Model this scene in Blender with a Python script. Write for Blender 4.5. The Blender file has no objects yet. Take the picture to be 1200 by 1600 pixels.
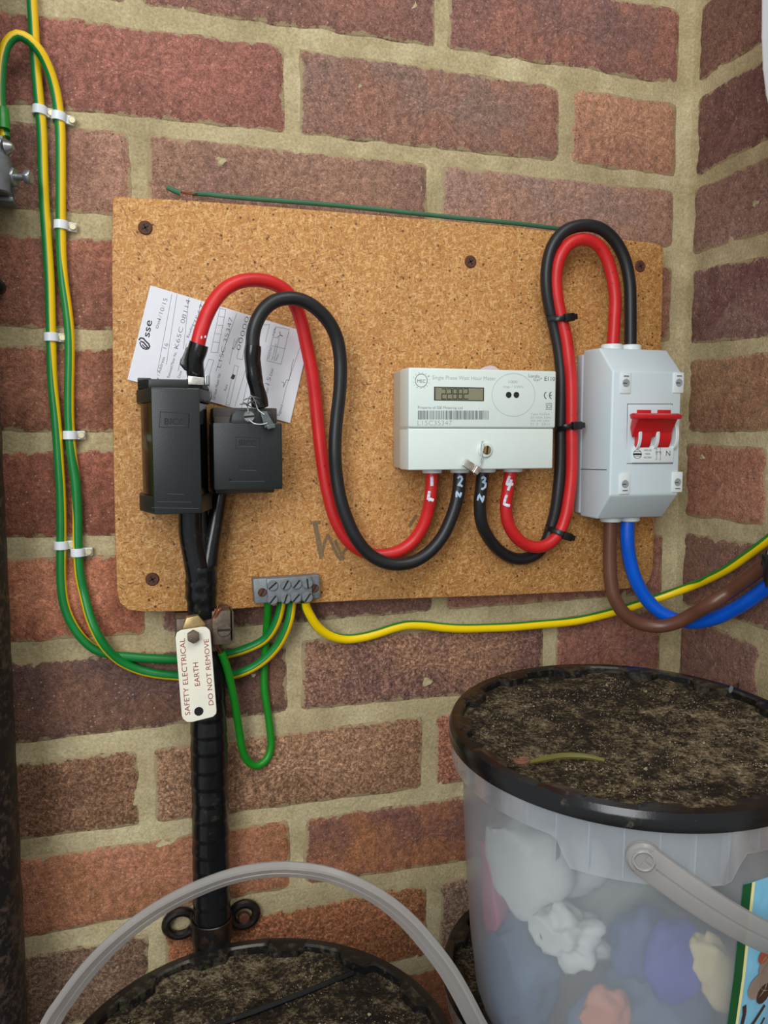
import bpy, bmesh, math, random
import numpy as np
from mathutils import Vector, Matrix, Euler
from mathutils import noise as mnoise

# ------------------------------------------------------------------ camera, sky, light, exposure
# Everything is authored in millimetres: X right along the back wall (0 = room corner), Y into the
# back wall (0 = brick face, negative towards the viewer), Z up (0 = the top bed joint in view).
S = 0.001
scene = bpy.context.scene
FPX = 1252.79
CAM = (-465.66, -619.87, -297.39)
YAW, PIT, ROL = 0.290353, 0.091987, -0.00078
cy_, sy_, cp_, sp_ = math.cos(YAW), math.sin(YAW), math.cos(PIT), math.sin(PIT)
FW = np.array([sy_ * cp_, cy_ * cp_, -sp_]); RT = np.array([cy_, -sy_, 0.0]); UP = np.cross(RT, FW)
RT, UP = (math.cos(ROL) * RT + math.sin(ROL) * UP), (-math.sin(ROL) * RT + math.cos(ROL) * UP)
cd = bpy.data.cameras.new('camera'); cam = bpy.data.objects.new('camera', cd)
scene.collection.objects.link(cam)
cd.sensor_fit = 'HORIZONTAL'; cd.sensor_width = 36.0; cd.lens = 36.0 * FPX / 1200.0
cd.clip_start = 0.01; cd.clip_end = 50
cam.matrix_world = Matrix(((RT[0], UP[0], -FW[0], CAM[0] * S), (RT[1], UP[1], -FW[1], CAM[1] * S),
                           (RT[2], UP[2], -FW[2], CAM[2] * S), (0, 0, 0, 1)))
scene.camera = cam

world = bpy.data.worlds.new('world'); scene.world = world; world.use_nodes = True
bgn = world.node_tree.nodes['Background']
bgn.inputs[0].default_value = (0.93, 0.97, 1.0, 1); bgn.inputs[1].default_value = 0.33


def area(name, loc, target, size, power, color=(1, 1, 1)):
    l = bpy.data.lights.new(name, 'AREA'); l.shape = 'RECTANGLE'; l.size, l.size_y = size
    l.energy = power; l.color = color
    o = bpy.data.objects.new(name, l); scene.collection.objects.link(o)
    o.location = Vector(loc)
    o.rotation_euler = (Vector(target) - Vector(loc)).to_track_quat('-Z', 'Y').to_euler()
    return o


# daylight through the open doorway behind and to the left of the viewer, and the pale sky over it
area('doorway_daylight', (-1.35, -1.75, 0.35), (-0.35, 0, -0.30), (0.8, 1.5), 21.0, (0.96, 0.99, 1.0))
area('overhead_daylight', (-0.1, -1.25, 1.25), (-0.3, 0, -0.3), (1.3, 0.7), 11.0, (1.0, 0.99, 0.95))

scene.view_settings.view_transform = 'Standard'
scene.view_settings.look = 'None'
scene.view_settings.exposure = 0.40
scene.view_settings.gamma = 1.0
scene.view_settings.use_curve_mapping = False

rng = random.Random(7)
C_ = scene.collection


# ------------------------------------------------------------------ geometry helpers
def ray(u, v):
    d = RT * ((u - 600) / FPX) - UP * ((v - 800) / FPX) + FW
    return d


def B(u, v, d=0.0):
    """point on the plane d mm in front of the back wall's brick face"""
    r = ray(u, v); t = (-d - CAM[1]) / r[1]
    return Vector((CAM[0] + t * r[0], -d, CAM[2] + t * r[2]))


def Rw(u, v, d=0.0):
    """point on the plane d mm in front of the right wall"""
    r = ray(u, v); t = (-d - CAM[0]) / r[0]
    return Vector((-d, CAM[1] + t * r[1], CAM[2] + t * r[2]))


def Zp(u, v, z):
    r = ray(u, v); t = (z - CAM[2]) / r[2]
    return Vector((CAM[0] + t * r[0], CAM[1] + t * r[1], z))


def lin(c):
    def f(x):
        x /= 255.0
        return x / 12.92 if x <= 0.04045 else ((x + 0.055) / 1.055) ** 2.4
    return (f(c[0]), f(c[1]), f(c[2]), 1.0)


class MB:
    def __init__(self):
        self.bm = bmesh.new(); self.mi = 0
        self.at = {}

    def _fin(self, faces):
        for f in faces:
            f.material_index = self.mi

    def face(self, pts):
        vs = [self.bm.verts.new(Vector(p)) for p in pts]
        f = self.bm.faces.new(vs); f.material_index = self.mi
        return f

    def box(self, x0, x1, y0, y1, z0, z1, bev=0.0, seg=2, M=None):
        r = bmesh.ops.create_cube(self.bm, size=1)
        vs = r['verts']
        for v in vs:
            v.co = Vector(((x0 + x1) / 2 + v.co.x * (x1 - x0), (y0 + y1) / 2 + v.co.y * (y1 - y0), (z0 + z1) / 2 + v.co.z * (z1 - z0)))
            if M is not None: v.co = M @ v.co
        fs = set(f for v in vs for f in v.link_faces)
        if bev > 0:
            es = list(set(e for v in vs for e in v.link_edges))
            rr = bmesh.ops.bevel(self.bm, geom=es, offset=bev, segments=seg, affect='EDGES', profile=0.5, clamp_overlap=True)
            fs = set(f for f in rr['faces']) | set(f for v in rr['verts'] for f in v.link_faces)
        self._fin(fs)

    def prism(self, poly, fn, a, b, bev=0.0, seg=2, bev_end=None):
        """poly: list of 2d points; fn(p, h) -> 3d; extruded from h=a to h=b"""
        n = len(poly)
        va = [self.bm.verts.new(Vector(fn(p, a))) for p in poly]
        vb = [self.bm.verts.new(Vector(fn(p, b))) for p in poly]
        fs = [self.bm.faces.new(va[::-1]), self.bm.faces.new(vb)]
        for i in range(n):
            fs.append(self.bm.faces.new((va[i], va[(i + 1) % n], vb[(i + 1) % n], vb[i])))
        bmesh.ops.recalc_face_normals(self.bm, faces=fs)
        if bev > 0:
            if bev_end == 'b': es = list(fs[1].edges)
            else: es = list(set(e for f in fs for e in f.edges))
            rr = bmesh.ops.bevel(self.bm, geom=es, offset=bev, segments=seg, affect='EDGES', profile=0.5, clamp_overlap=True)
            fs = [f for f in fs if f.is_valid] + list(rr['faces'])
        self._fin(fs)

    def cyl(self, p0, p1, r0, r1=None, n=20, cap=True, bev=0.0):
        r1 = r0 if r1 is None else r1
        p0, p1 = Vector(p0), Vector(p1)
        ax = (p1 - p0).normalized()
        a = ax.orthogonal().normalized(); b = ax.cross(a)
        prof = [(0, r0), (1, r1)]
        L = (p1 - p0).length
        if bev > 0: prof = [(0, r0), (1 - bev / L, r1), (1, r1 - bev)]
        rings = []
        for t, r in prof:
            c = p0.lerp(p1, t)
            rings.append([self.bm.verts.new(c + (a * math.cos(2 * math.pi * i / n) + b * math.sin(2 * math.pi * i / n)) * r) for i in range(n)])
        fs = []
        for k in range(len(rings) - 1):
            for i in range(n):
                fs.append(self.bm.faces.new((rings[k][i], rings[k][(i + 1) % n], rings[k + 1][(i + 1) % n], rings[k + 1][i])))
        if cap:
            fs.append(self.bm.faces.new(rings[0][::-1])); fs.append(self.bm.faces.new(rings[-1]))
        self._fin(fs)

    def tube(self, pts, rad, n=16, cap=True, stripe=None, flat=1.0, ref=(0, -1, 0), wob=0.0):
        """swept round section. pts 3d list; rad number or list; stripe list of (angle, half width) per point"""
        P = [Vector(p) for p in pts]; N = len(P)
        rads = rad if isinstance(rad, (list, tuple)) else [rad] * N
        lay = self.bm.verts.layers.float.get('stripe') or self.bm.verts.layers.float.new('stripe')
        rings = []; prevN = None
        for k in range(N):
            T = (P[min(k + 1, N - 1)] - P[max(k - 1, 0)])
            if T.length < 1e-9: T = Vector((0, 0, -1))
            T.normalize()
            Nn = Vector(ref) - T * T.dot(Vector(ref))
            if Nn.length < 0.15 and prevN is not None: Nn = prevN - T * T.dot(prevN)
            Nn.normalize(); prevN = Nn
            Bn = T.cross(Nn)
            ring = []
            for i in range(n):
                th = 2 * math.pi * i / n
                rr = rads[k]
                if wob: rr *= 1 + wob * mnoise.noise(P[k] * 0.05 + Vector((math.cos(th), math.sin(th), 0)) * 0.8)
                v = self.bm.verts.new(P[k] + Nn * math.cos(th) * rr * flat + Bn * math.sin(th) * rr)
                if stripe is not None:
                    a, hw = stripe[k]
                    v[lay] = math.cos(th - math.radians(a)) - math.cos(math.radians(hw))
                ring.append(v)
            rings.append(ring)
        fs = []
        for k in range(N - 1):
            for i in range(n):
                fs.append(self.bm.faces.new((rings[k][i], rings[k + 1][i], rings[k + 1][(i + 1) % n], rings[k][(i + 1) % n])))
        if cap:
            fs.append(self.bm.faces.new(rings[0])); fs.append(self.bm.faces.new(rings[-1][::-1]))
        self._fin(fs)

    def lathe(self, prof, c=(0, 0, 0), n=64, close=False, fr=None, a0=0.0, a1=2 * math.pi):
        """prof: (r,z) list; fr(theta, r, z, k) -> (r,z) optional"""
        c = Vector(c); full = abs(a1 - a0 - 2 * math.pi) < 1e-6
        m = n if full else n + 1
        cols = []
        for i in range(m):
            th = a0 + (a1 - a0) * i / n
            col = []
            for k, (r, z) in enumerate(prof):
                if fr: r, z = fr(th, r, z, k)
                col.append(self.bm.verts.new(c + Vector((r * math.cos(th), r * math.sin(th), z))))
            cols.append(col)
        fs = []
        K = len(prof)
        for i in range(m if full else m - 1):
            A, Bc = cols[i], cols[(i + 1) % m]
            for k in range(K if close else K - 1):
                k2 = (k + 1) % K
                try: fs.append(self.bm.faces.new((A[k], Bc[k], Bc[k2], A[k2])))
                except ValueError: pass
        self._fin(fs)

    # --- flat marks on planes parallel to the back wall
    def stroke(self, pix, w, d, lift=0.12):
        """polyline ribbon with pixel-measured points, w in mm"""
        P = [B(u, v, d + lift) for u, v in pix]
        self.ribbon(P, w)

    def ribbon(self, P, w):
        for i in range(len(P) - 1):
            a, b = P[i], P[i + 1]
            t = (b - a)
            if t.length < 1e-6: continue
            t.normalize(); nrm = Vector((-t.z, 0, t.x)) * (w / 2)
            e = t * (w * 0.35); a = a + Vector((0, -0.012 * (i % 4), 0)); b = b + Vector((0, -0.012 * (i % 4), 0))
            self.face([a - e - nrm, b + e - nrm, b + e + nrm, a - e + nrm])

    def rect(self, u0, v0, u1, v1, d, lift=0.1):
        a, b, c, e = B(u0, v1, d + lift), B(u1, v1, d + lift), B(u1, v0, d + lift), B(u0, v0, d + lift)
        self.face([a, b, c, e])

    def text(self, body, p0, p1, hpx, d, lift=0.15, thin=0.0, ext=0.0):
        """text whose baseline runs from pixel p0 to p1 (full width), letters hpx high, on plane d"""
        vs, fs, bb = glyphs(body, thin)
        a, b = B(p0[0], p0[1], d + lift), B(p1[0], p1[1], d + lift)
        e = (b - a); L = e.length; e.normalize(); upv = Vector((-e.z, 0, e.x))
        # local vertical scale
        q0, q1 = (p0[0] + p1[0]) / 2, (p0[1] + p1[1]) / 2
        npx = Vector((p1[0] - p0[0], p1[1] - p0[1])).normalized()
        c0, c1 = B(q0, q1, d), B(q0 + npx.y * hpx, q1 - npx.x * hpx, d)
        Hh = abs((c1 - c0).dot(upv))
        x0, x1 = bb
        bv = []
        for (x, y) in vs:
            bv.append(self.bm.verts.new(a + e * ((x - x0) / (x1 - x0) * L) + upv * (y / 0.7 * Hh)))
        for f in fs:
            try:
                ff = self.bm.faces.new([bv[i] for i in f]); ff.material_index = self.mi
                ff.normal_update()
                if ff.normal.y > 0: ff.normal_flip()
            except ValueError: pass

    def build(self, name, mats, parent=None, origin=(0, 0, 0), smooth=35, sub=0):
        o3 = Vector(origin)
        for v in self.bm.verts: v.co = (v.co - o3) * S
        me = bpy.data.meshes.new(name); self.bm.to_mesh(me); self.bm.free()
        if not isinstance(mats, (list, tuple)): mats = [mats]
        for m in mats: me.materials.append(m)
        if smooth:
            me.polygons.foreach_set('use_smooth', [True] * len(me.polygons))
            me.set_sharp_from_angle(angle=math.radians(smooth))
        o = bpy.data.objects.new(name, me); C_.objects.link(o)
        if parent is None:
            o.location = o3 * S
        else:
            o.parent = parent
            if parent.type == 'EMPTY' or True:
                o.location = o3 * S - Vector(parent['org'])if 'org' in parent else o3 * S
        o['org'] = tuple(o3 * S)
        return o


_gc = {}


def glyphs(body, thin=0.0):
    key = (body, thin)
    if key in _gc: return _gc[key]
    cu = bpy.data.curves.new('t', 'FONT'); cu.body = body; cu.size = 1.0; cu.resolution_u = 3; cu.offset = thin
    ob = bpy.data.objects.new('t', cu); C_.objects.link(ob)
    dg = bpy.context.evaluated_depsgraph_get(); ev = ob.evaluated_get(dg); me = ev.to_mesh()
    vs = [(v.co.x, v.co.y) for v in me.vertices]; fs = [tuple(p.vertices) for p in me.polygons]
    ev.to_mesh_clear(); bpy.data.objects.remove(ob); bpy.data.curves.remove(cu)
    xs = [v[0] for v in vs]
    _gc[key] = (vs, fs, (min(xs), max(xs)))
    return _gc[key]


def tag(o, label, cat, group=None, kind=None):
    if label: o['label'] = label
    if cat: o['category'] = cat
    if group: o['group'] = group
    if kind: o['kind'] = kind
    return o


def thing(name, label, cat, org, group=None):
    o = bpy.data.objects.new(name, None); C_.objects.link(o)
    o.location = Vector(org) * S; o['org'] = tuple(Vector(org) * S); o.empty_display_size = 0.02
    return tag(o, label, cat, group)


def spline(pts, step=3.0):
    """Catmull-Rom (centripetal-ish) through 3d points (+ extra channels)"""
    P = [np.array(p, float) for p in pts]
    P = [2 * P[0] - P[1]] + P + [2 * P[-1] - P[-2]]
    out = []
    for i in range(1, len(P) - 2):
        p0, p1, p2, p3 = P[i - 1:i + 3]
        n = max(2, int(np.linalg.norm((p2 - p1)[:3]) / step))
        k1, k2, k3 = [max(np.linalg.norm((a - b)[:3]), 1e-3) ** 0.5 for a, b in ((p1, p0), (p2, p1), (p3, p2))]
        t0, t1 = 0, k1; t2 = t1 + k2; t3 = t2 + k3
        for j in range(n):
            t = t1 + (t2 - t1) * j / n
            A1 = (t1 - t) / (t1 - t0) * p0 + (t - t0) / (t1 - t0) * p1
            A2 = (t2 - t) / (t2 - t1) * p1 + (t - t1) / (t2 - t1) * p2
            A3 = (t3 - t) / (t3 - t2) * p2 + (t - t2) / (t3 - t2) * p3
            B1 = (t2 - t) / (t2 - t0) * A1 + (t - t0) / (t2 - t0) * A2
            B2 = (t3 - t) / (t3 - t1) * A2 + (t - t1) / (t3 - t1) * A3
            out.append((t2 - t) / (t2 - t1) * B1 + (t - t1) / (t2 - t1) * B2)
    out.append(P[-2])
    return out


def px(path):
    """[(u,v,d,...)] -> [(x,y,z,...)]; d given as ('R',x) means x mm off the right wall"""
    out = []
    for p in path:
        q = Rw(p[0], p[1], p[2][1]) if isinstance(p[2], tuple) else B(p[0], p[1], p[2])
        out.append((q.x, q.y, q.z) + tuple(p[3:]))
    return out


# ------------------------------------------------------------------ materials
def newmat(name):
    m = bpy.data.materials.new(name); m.use_nodes = True
    nt = m.node_tree
    return m, nt, nt.nodes['Principled BSDF']


def nd(nt, typ, **kw):
    n = nt.nodes.new(typ)
    for k, v in kw.items():
        if k.startswith('i_'):
            n.inputs[k[2:].replace('_', ' ')].default_value = v
        else: setattr(n, k, v)
    return n


def noise_n(nt, scale, detail=3, rough=0.6, vec=None, dist=0.0):
    n = nd(nt, 'ShaderNodeTexNoise'); n.inputs['Scale'].default_value = scale
    n.inputs['Detail'].default_value = detail; n.inputs['Roughness'].default_value = rough
    n.inputs['Distortion'].default_value = dist
    if vec is not None: nt.links.new(vec, n.inputs['Vector'])
    return n


def ramp(nt, src, stops, interp='LINEAR'):
    r = nd(nt, 'ShaderNodeValToRGB'); r.color_ramp.interpolation = interp
    el = r.color_ramp.elements
    while len(el) < len(stops): el.new(0.5)
    for e, (p, c) in zip(el, stops):
        e.position = p; e.color = c if len(c) == 4 else (*c, 1)
    nt.links.new(src, r.inputs[0])
    return r


def mix(nt, fac, a, b, typ='MIX'):
    m = nd(nt, 'ShaderNodeMix', data_type='RGBA', blend_type=typ)
    for sock, val in ((m.inputs['Factor'], fac), (m.inputs['A'], a), (m.inputs['B'], b)):
        if isinstance(val, bpy.types.NodeSocket): nt.links.new(val, sock)
        elif isinstance(val, (int, float)): sock.default_value = val
        else: sock.default_value = val
    return m.outputs['Result']


def bump(nt, bsdf, h, strength=0.4, dist=0.001):
    b = nd(nt, 'ShaderNodeBump'); b.inputs['Strength'].default_value = strength; b.inputs['Distance'].default_value = dist
    nt.links.new(h, b.inputs['Height']); nt.links.new(b.outputs[0], bsdf.inputs['Normal'])


W0, W1 = (0, 0, 0, 1), (1, 1, 1, 1)


def plain(name, col, rough=0.5, metal=0.0, spec=0.5, var=0.0, vscale=60, bmp=0.0, bscale=800, coat=0.0):
    m, nt, b = newmat(name)
    c = lin(col)
    b.inputs['Base Color'].default_value = c; b.inputs['Roughness'].default_value = rough
    b.inputs['Metallic'].default_value = metal; b.inputs['Specular IOR Level'].default_value = spec
    b.inputs['Coat Weight'].default_value = coat
    tc = nd(nt, 'ShaderNodeTexCoord').outputs['Object']
    if var > 0:
        n = noise_n(nt, vscale, 4, 0.65, tc)
        r = ramp(nt, n.outputs[0], [(0.3, W0), (0.7, W1)])
        lo = tuple(x * (1 - var) for x in c[:3]) + (1,); hi = tuple(min(1, x * (1 + var * 0.6)) for x in c[:3]) + (1,)
        nt.links.new(mix(nt, r.outputs[0], lo, hi), b.inputs['Base Color'])
    if bmp > 0:
        n = noise_n(nt, bscale, 3, 0.6, tc); bump(nt, b, n.outputs[0], bmp, 0.0006)
    return m


def brick_material():
    m, nt, b = newmat('brick_clay')
    tc = nd(nt, 'ShaderNodeTexCoord').outputs['Object']
    oi = nd(nt, 'ShaderNodeObjectInfo')
    at = nd(nt, 'ShaderNodeAttribute', attribute_type='OBJECT', attribute_name='tint2')
    big = noise_n(nt, 16, 4, 0.6, tc, 0.6)
    f = ramp(nt, big.outputs[0], [(0.42, W0), (0.6, W1)])
    col = mix(nt, f.outputs[0], oi.outputs['Color'], at.outputs['Color'])
    # mottled sand facing
    mid = noise_n(nt, 150, 5, 0.8, tc)
    mr = ramp(nt, mid.outputs[0], [(0.3, (0.5, 0.5, 0.5)), (0.68, (1.5, 1.45, 1.42))])
    col = mix(nt, 0.85, col, mr.outputs[0], 'MULTIPLY')
    fine = noise_n(nt, 900, 2, 0.7, tc)
    fr = ramp(nt, fine.outputs[0], [(0.3, (0.6, 0.58, 0.58)), (0.7, (1.45, 1.42, 1.4))])
    col = mix(nt, 0.8, col, fr.outputs[0], 'MULTIPLY')
    # coarse sandy grains, strong on some bricks only
    ga = nd(nt, 'ShaderNodeAttribute', attribute_type='OBJECT', attribute_name='grain')
    co = noise_n(nt, 420, 4, 0.85, tc)
    cr = ramp(nt, co.outputs[0], [(0.36, (0.42, 0.38, 0.36)), (0.5, (0.95, 0.92, 0.88)), (0.64, (1.9, 1.9, 1.8))])
    col = mix(nt, ga.outputs['Fac'], col, cr.outputs[0], 'MULTIPLY')
    # pale grains
    vo = nd(nt, 'ShaderNodeTexVoronoi'); vo.inputs['Scale'].default_value = 330; nt.links.new(tc, vo.inputs['Vector'])
    g1 = ramp(nt, vo.outputs['Distance'], [(0.12, W1), (0.24, W0)])
    sep = nd(nt, 'ShaderNodeSeparateColor'); nt.links.new(vo.outputs['Color'], sep.inputs[0])
    g2 = ramp(nt, sep.outputs[0], [(0.72, W0), (0.8, W1)])
    mm = nd(nt, 'ShaderNodeMath', operation='MULTIPLY'); nt.links.new(g1.outputs[0], mm.inputs[0]); nt.links.new(g2.outputs[0], mm.inputs[1])
    m2 = nd(nt, 'ShaderNodeMath', operation='MULTIPLY'); nt.links.new(mm.outputs[0], m2.inputs[0]); m2.inputs[1].default_value = 0.65
    col = mix(nt, m2.outputs[0], col, lin((205, 170, 150)))
    # dark pits
    g3 = ramp(nt, sep.outputs[1], [(0.86, W0), (0.9, W1)])
    m3 = nd(nt, 'ShaderNodeMath', operation='MULTIPLY'); nt.links.new(g1.outputs[0], m3.inputs[0]); nt.links.new(g3.outputs[0], m3.inputs[1])
    col = mix(nt, m3.outputs[0], col, lin((60, 38, 35)))
    # mortar smeared over the arrises (a stain with its own ragged outline)
    ea = nd(nt, 'ShaderNodeAttribute', attribute_name='edge')
    en = noise_n(nt, 70, 5, 0.75, tc)
    sm = nd(nt, 'ShaderNodeMath', operation='SUBTRACT'); nt.links.new(en.outputs[0], sm.inputs[0]); nt.links.new(ea.outputs['Fac'], sm.inputs[1])
    sr = ramp(nt, sm.outputs[0], [(0.42, W0), (0.5, W1)])
    col = mix(nt, sr.outputs[0], col, lin((165, 146, 112)))
    # whitish bloom
    bl = noise_n(nt, 28, 6, 0.8, tc, 1.2)
    br = ramp(nt, bl.outputs[0], [(0.66, W0), (0.78, (0.4, 0.4, 0.4))])
    col = mix(nt, br.outputs[0], col, lin((185, 168, 152)))
    nt.links.new(col, b.inputs['Base Color'])
    b.inputs['Roughness'].default_value = 0.85; b.inputs['Specular IOR Level'].default_value = 0.25
    hs = nd(nt, 'ShaderNodeMath', operation='ADD'); nt.links.new(mid.outputs[0], hs.inputs[0]); nt.links.new(fine.outputs[0], hs.inputs[1])
    bump(nt, b, hs.outputs[0], 0.7, 0.0011)
    return m


def mortar_material():
    m, nt, b = newmat('sand_mortar')
    tc = nd(nt, 'ShaderNodeTexCoord').outputs['Object']
    n1 = noise_n(nt, 14, 5, 0.7, tc); n2 = noise_n(nt, 500, 3, 0.7, tc)
    c = ramp(nt, n1.outputs[0], [(0.3, lin((158, 143, 108))), (0.5, lin((184, 168, 130))), (0.72, lin((212, 198, 160)))])
    f = ramp(nt, n2.outputs[0], [(0.3, (0.72, 0.72, 0.72)), (0.7, (1.2, 1.2, 1.2))])
    col = mix(nt, 1.0, c.outputs[0], f.outputs[0], 'MULTIPLY')
    nt.links.new(col, b.inputs['Base Color']); b.inputs['Roughness'].default_value = 0.9
    b.inputs['Specular IOR Level'].default_value = 0.2
    n3 = noise_n(nt, 220, 5, 0.75, tc)
    bump(nt, b, n3.outputs[0], 0.8, 0.0012)
    return m


def chipboard_material():
    m, nt, b = newmat('chipboard')
    tc = nd(nt, 'ShaderNodeTexCoord').outputs['Object']
    base = noise_n(nt, 9, 4, 0.6, tc)
    col = ramp(nt, base.outputs[0], [(0.3, lin((170, 116, 58))), (0.7, lin((196, 140, 78)))]).outputs[0]
    hts = []
    for k, (ang, sc, thr, cc, amt) in enumerate([
            (20, 210, 0.55, (226, 178, 116), 0.8), (-35, 190, 0.56, (170, 112, 56), 0.7), (75, 230, 0.56, (232, 190, 130), 0.8),
            (-70, 220, 0.57, (162, 104, 52), 0.7), (-15, 240, 0.60, (236, 198, 140), 0.8), (50, 200, 0.60, (150, 96, 46), 0.75),
            (105, 260, 0.64, (112, 68, 34), 0.9), (-50, 280, 0.645, (100, 60, 30), 0.9), (10, 270, 0.65, (98, 60, 30), 0.9)]):
        m1 = nd(nt, 'ShaderNodeMapping'); m1.inputs['Rotation'].default_value = (0, math.radians(ang), 0)
        nt.links.new(tc, m1.inputs['Vector'])
        mp = nd(nt, 'ShaderNodeMapping'); mp.inputs['Scale'].default_value = (0.45, 1.0, 2.0); mp.inputs['Location'].default_value = (k * 3.1, k * 1.7, k * 2.3)
        nt.links.new(m1.outputs[0], mp.inputs['Vector'])
        n = noise_n(nt, sc * (2.0 if k < 6 else 1.7), 1, 0.4, mp.outputs[0], 0.3)
        amt *= 0.55 if k < 6 else 0.75; thr += 0.0 if k < 6 else 0.02
        r = ramp(nt, n.outputs[0], [(thr, W0), (thr + 0.07, (amt, amt, amt))])
        col = mix(nt, r.outputs[0], col, lin(cc)); hts.append(n.outputs[0])
    vo = nd(nt, 'ShaderNodeTexVoronoi'); vo.inputs['Scale'].default_value = 210; nt.links.new(tc, vo.inputs['Vector'])
    g1 = ramp(nt, vo.outputs['Distance'], [(0.16, W1), (0.24, W0)])
    sep = nd(nt, 'ShaderNodeSeparateColor'); nt.links.new(vo.outputs['Color'], sep.inputs[0])
    g2 = ramp(nt, sep.outputs[0], [(0.74, W0), (0.78, (0.85, 0.85, 0.85))])
    mm = nd(nt, 'ShaderNodeMath', operation='MULTIPLY'); nt.links.new(g1.outputs[0], mm.inputs[0]); nt.links.new(g2.outputs[0], mm.inputs[1])
    col = mix(nt, mm.outputs[0], col, lin((78, 44, 22)))
    # grime on the left edge / top
    st = noise_n(nt, 5.5, 5, 0.7, tc, 1.0); sr = ramp(nt, st.outputs[0], [(0.55, W0), (0.75, (0.45, 0.45, 0.45))])
    col = mix(nt, sr.outputs[0], col, lin((150, 112, 70)))
    nt.links.new(col, b.inputs['Base Color']); b.inputs['Roughness'].default_value = 0.62
    b.inputs['Specular IOR Level'].default_value = 0.35
    h = nd(nt, 'ShaderNodeMath', operation='ADD'); nt.links.new(hts[0], h.inputs[0]); nt.links.new(hts[1], h.inputs[1])
    bump(nt, b, h.outputs[0], 0.35, 0.0008)
    return m


def cable_material(name, col, col2=None, rough=0.42, speck=None, spec=0.5):
    m, nt, b = newmat(name)
    tc = nd(nt, 'ShaderNodeTexCoord').outputs['Object']
    c = lin(col)
    n = noise_n(nt, 45, 4, 0.6, tc)
    r = ramp(nt, n.outputs[0], [(0.3, tuple(x * 0.88 for x in c[:3])), (0.7, tuple(min(1, x * 1.08) for x in c[:3]))])
    out = r.outputs[0]
    if col2:
        at = nd(nt, 'ShaderNodeAttribute', attribute_name='stripe')
        gt = nd(nt, 'ShaderNodeMath', operation='MULTIPLY_ADD'); gt.inputs[1].default_value = 12; gt.inputs[2].default_value = 0.5; gt.use_clamp = True
        nt.links.new(at.outputs['Fac'], gt.inputs[0])
        out = mix(nt, gt.outputs[0], out, lin(col2))
    if speck:
        v = noise_n(nt, 330, 3, 0.6, tc); vr = ramp(nt, v.outputs[0], [(0.66, W0), (0.72, W1)])
        out = mix(nt, vr.outputs[0], out, lin(speck))
    nt.links.new(out, b.inputs['Base Color'])
    b.inputs['Roughness'].default_value = rough; b.inputs['Specular IOR Level'].default_value = spec
    n3 = noise_n(nt, 260, 3, 0.6, tc); bump(nt, b, n3.outputs[0], 0.12, 0.0005)
    return m


def dirt_material():
    m, nt, b = newmat('dirty_black_plastic')
    tc = nd(nt, 'ShaderNodeTexCoord').outputs['Object']
    big = noise_n(nt, 13, 5, 0.65, tc, 0.8); fine = noise_n(nt, 420, 3, 0.75, tc); mid = noise_n(nt, 110, 4, 0.75, tc)
    s = nd(nt, 'ShaderNodeMath', operation='ADD'); nt.links.new(big.outputs[0], s.inputs[0])
    s2 = nd(nt, 'ShaderNodeMath', operation='MULTIPLY_ADD'); nt.links.new(fine.outputs[0], s2.inputs[0]); s2.inputs[1].default_value = 0.9; nt.links.new(s.outputs[0], s2.inputs[2])
    nt.links.new(mid.outputs[0], s.inputs[1])
    r = ramp(nt, s2.outputs[0], [(0.0, W0), (1.0, W1)])
    mr = nd(nt, 'ShaderNodeMapRange'); mr.inputs['From Min'].default_value = 1.20; mr.inputs['From Max'].default_value = 1.85
    nt.links.new(s2.outputs[0], mr.inputs['Value'])
    c = ramp(nt, mr.outputs[0], [(0.0, lin((24, 20, 15))), (0.30, lin((44, 36, 26))), (0.5, lin((88, 76, 56))), (0.75, lin((128, 114, 90))), (1.0, lin((178, 162, 132)))])
    nt.nodes.remove(r)
    nt.links.new(c.outputs[0], b.inputs['Base Color']); b.inputs['Roughness'].default_value = 0.9; b.inputs['Specular IOR Level'].default_value = 0.2
    bump(nt, b, s2.outputs[0], 0.9, 0.0022)
    return m


def grimy_black(name, rough=0.35, dust=0.5, col=(22, 22, 24), dcol=(112, 102, 84), thr=0.6):
    m, nt, b = newmat(name)
    tc = nd(nt, 'ShaderNodeTexCoord').outputs['Object']
    n = noise_n(nt, 180, 5, 0.75, tc); n2 = noise_n(nt, 20, 4, 0.7, tc)
    s = nd(nt, 'ShaderNodeMath', operation='MULTIPLY_ADD'); nt.links.new(n2.outputs[0], s.inputs[0]); s.inputs[1].default_value = 0.5; nt.links.new(n.outputs[0], s.inputs[2])
    r = ramp(nt, s.outputs[0], [(thr + 0.18, W0), (min(1, thr + 0.33), (dust, dust, dust))])
    nt.links.new(mix(nt, r.outputs[0], lin(col), lin(dcol)), b.inputs['Base Color'])
    b.inputs['Roughness'].default_value = rough
    bump(nt, b, n.outputs[0], 0.15, 0.0006)
    return m


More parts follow.
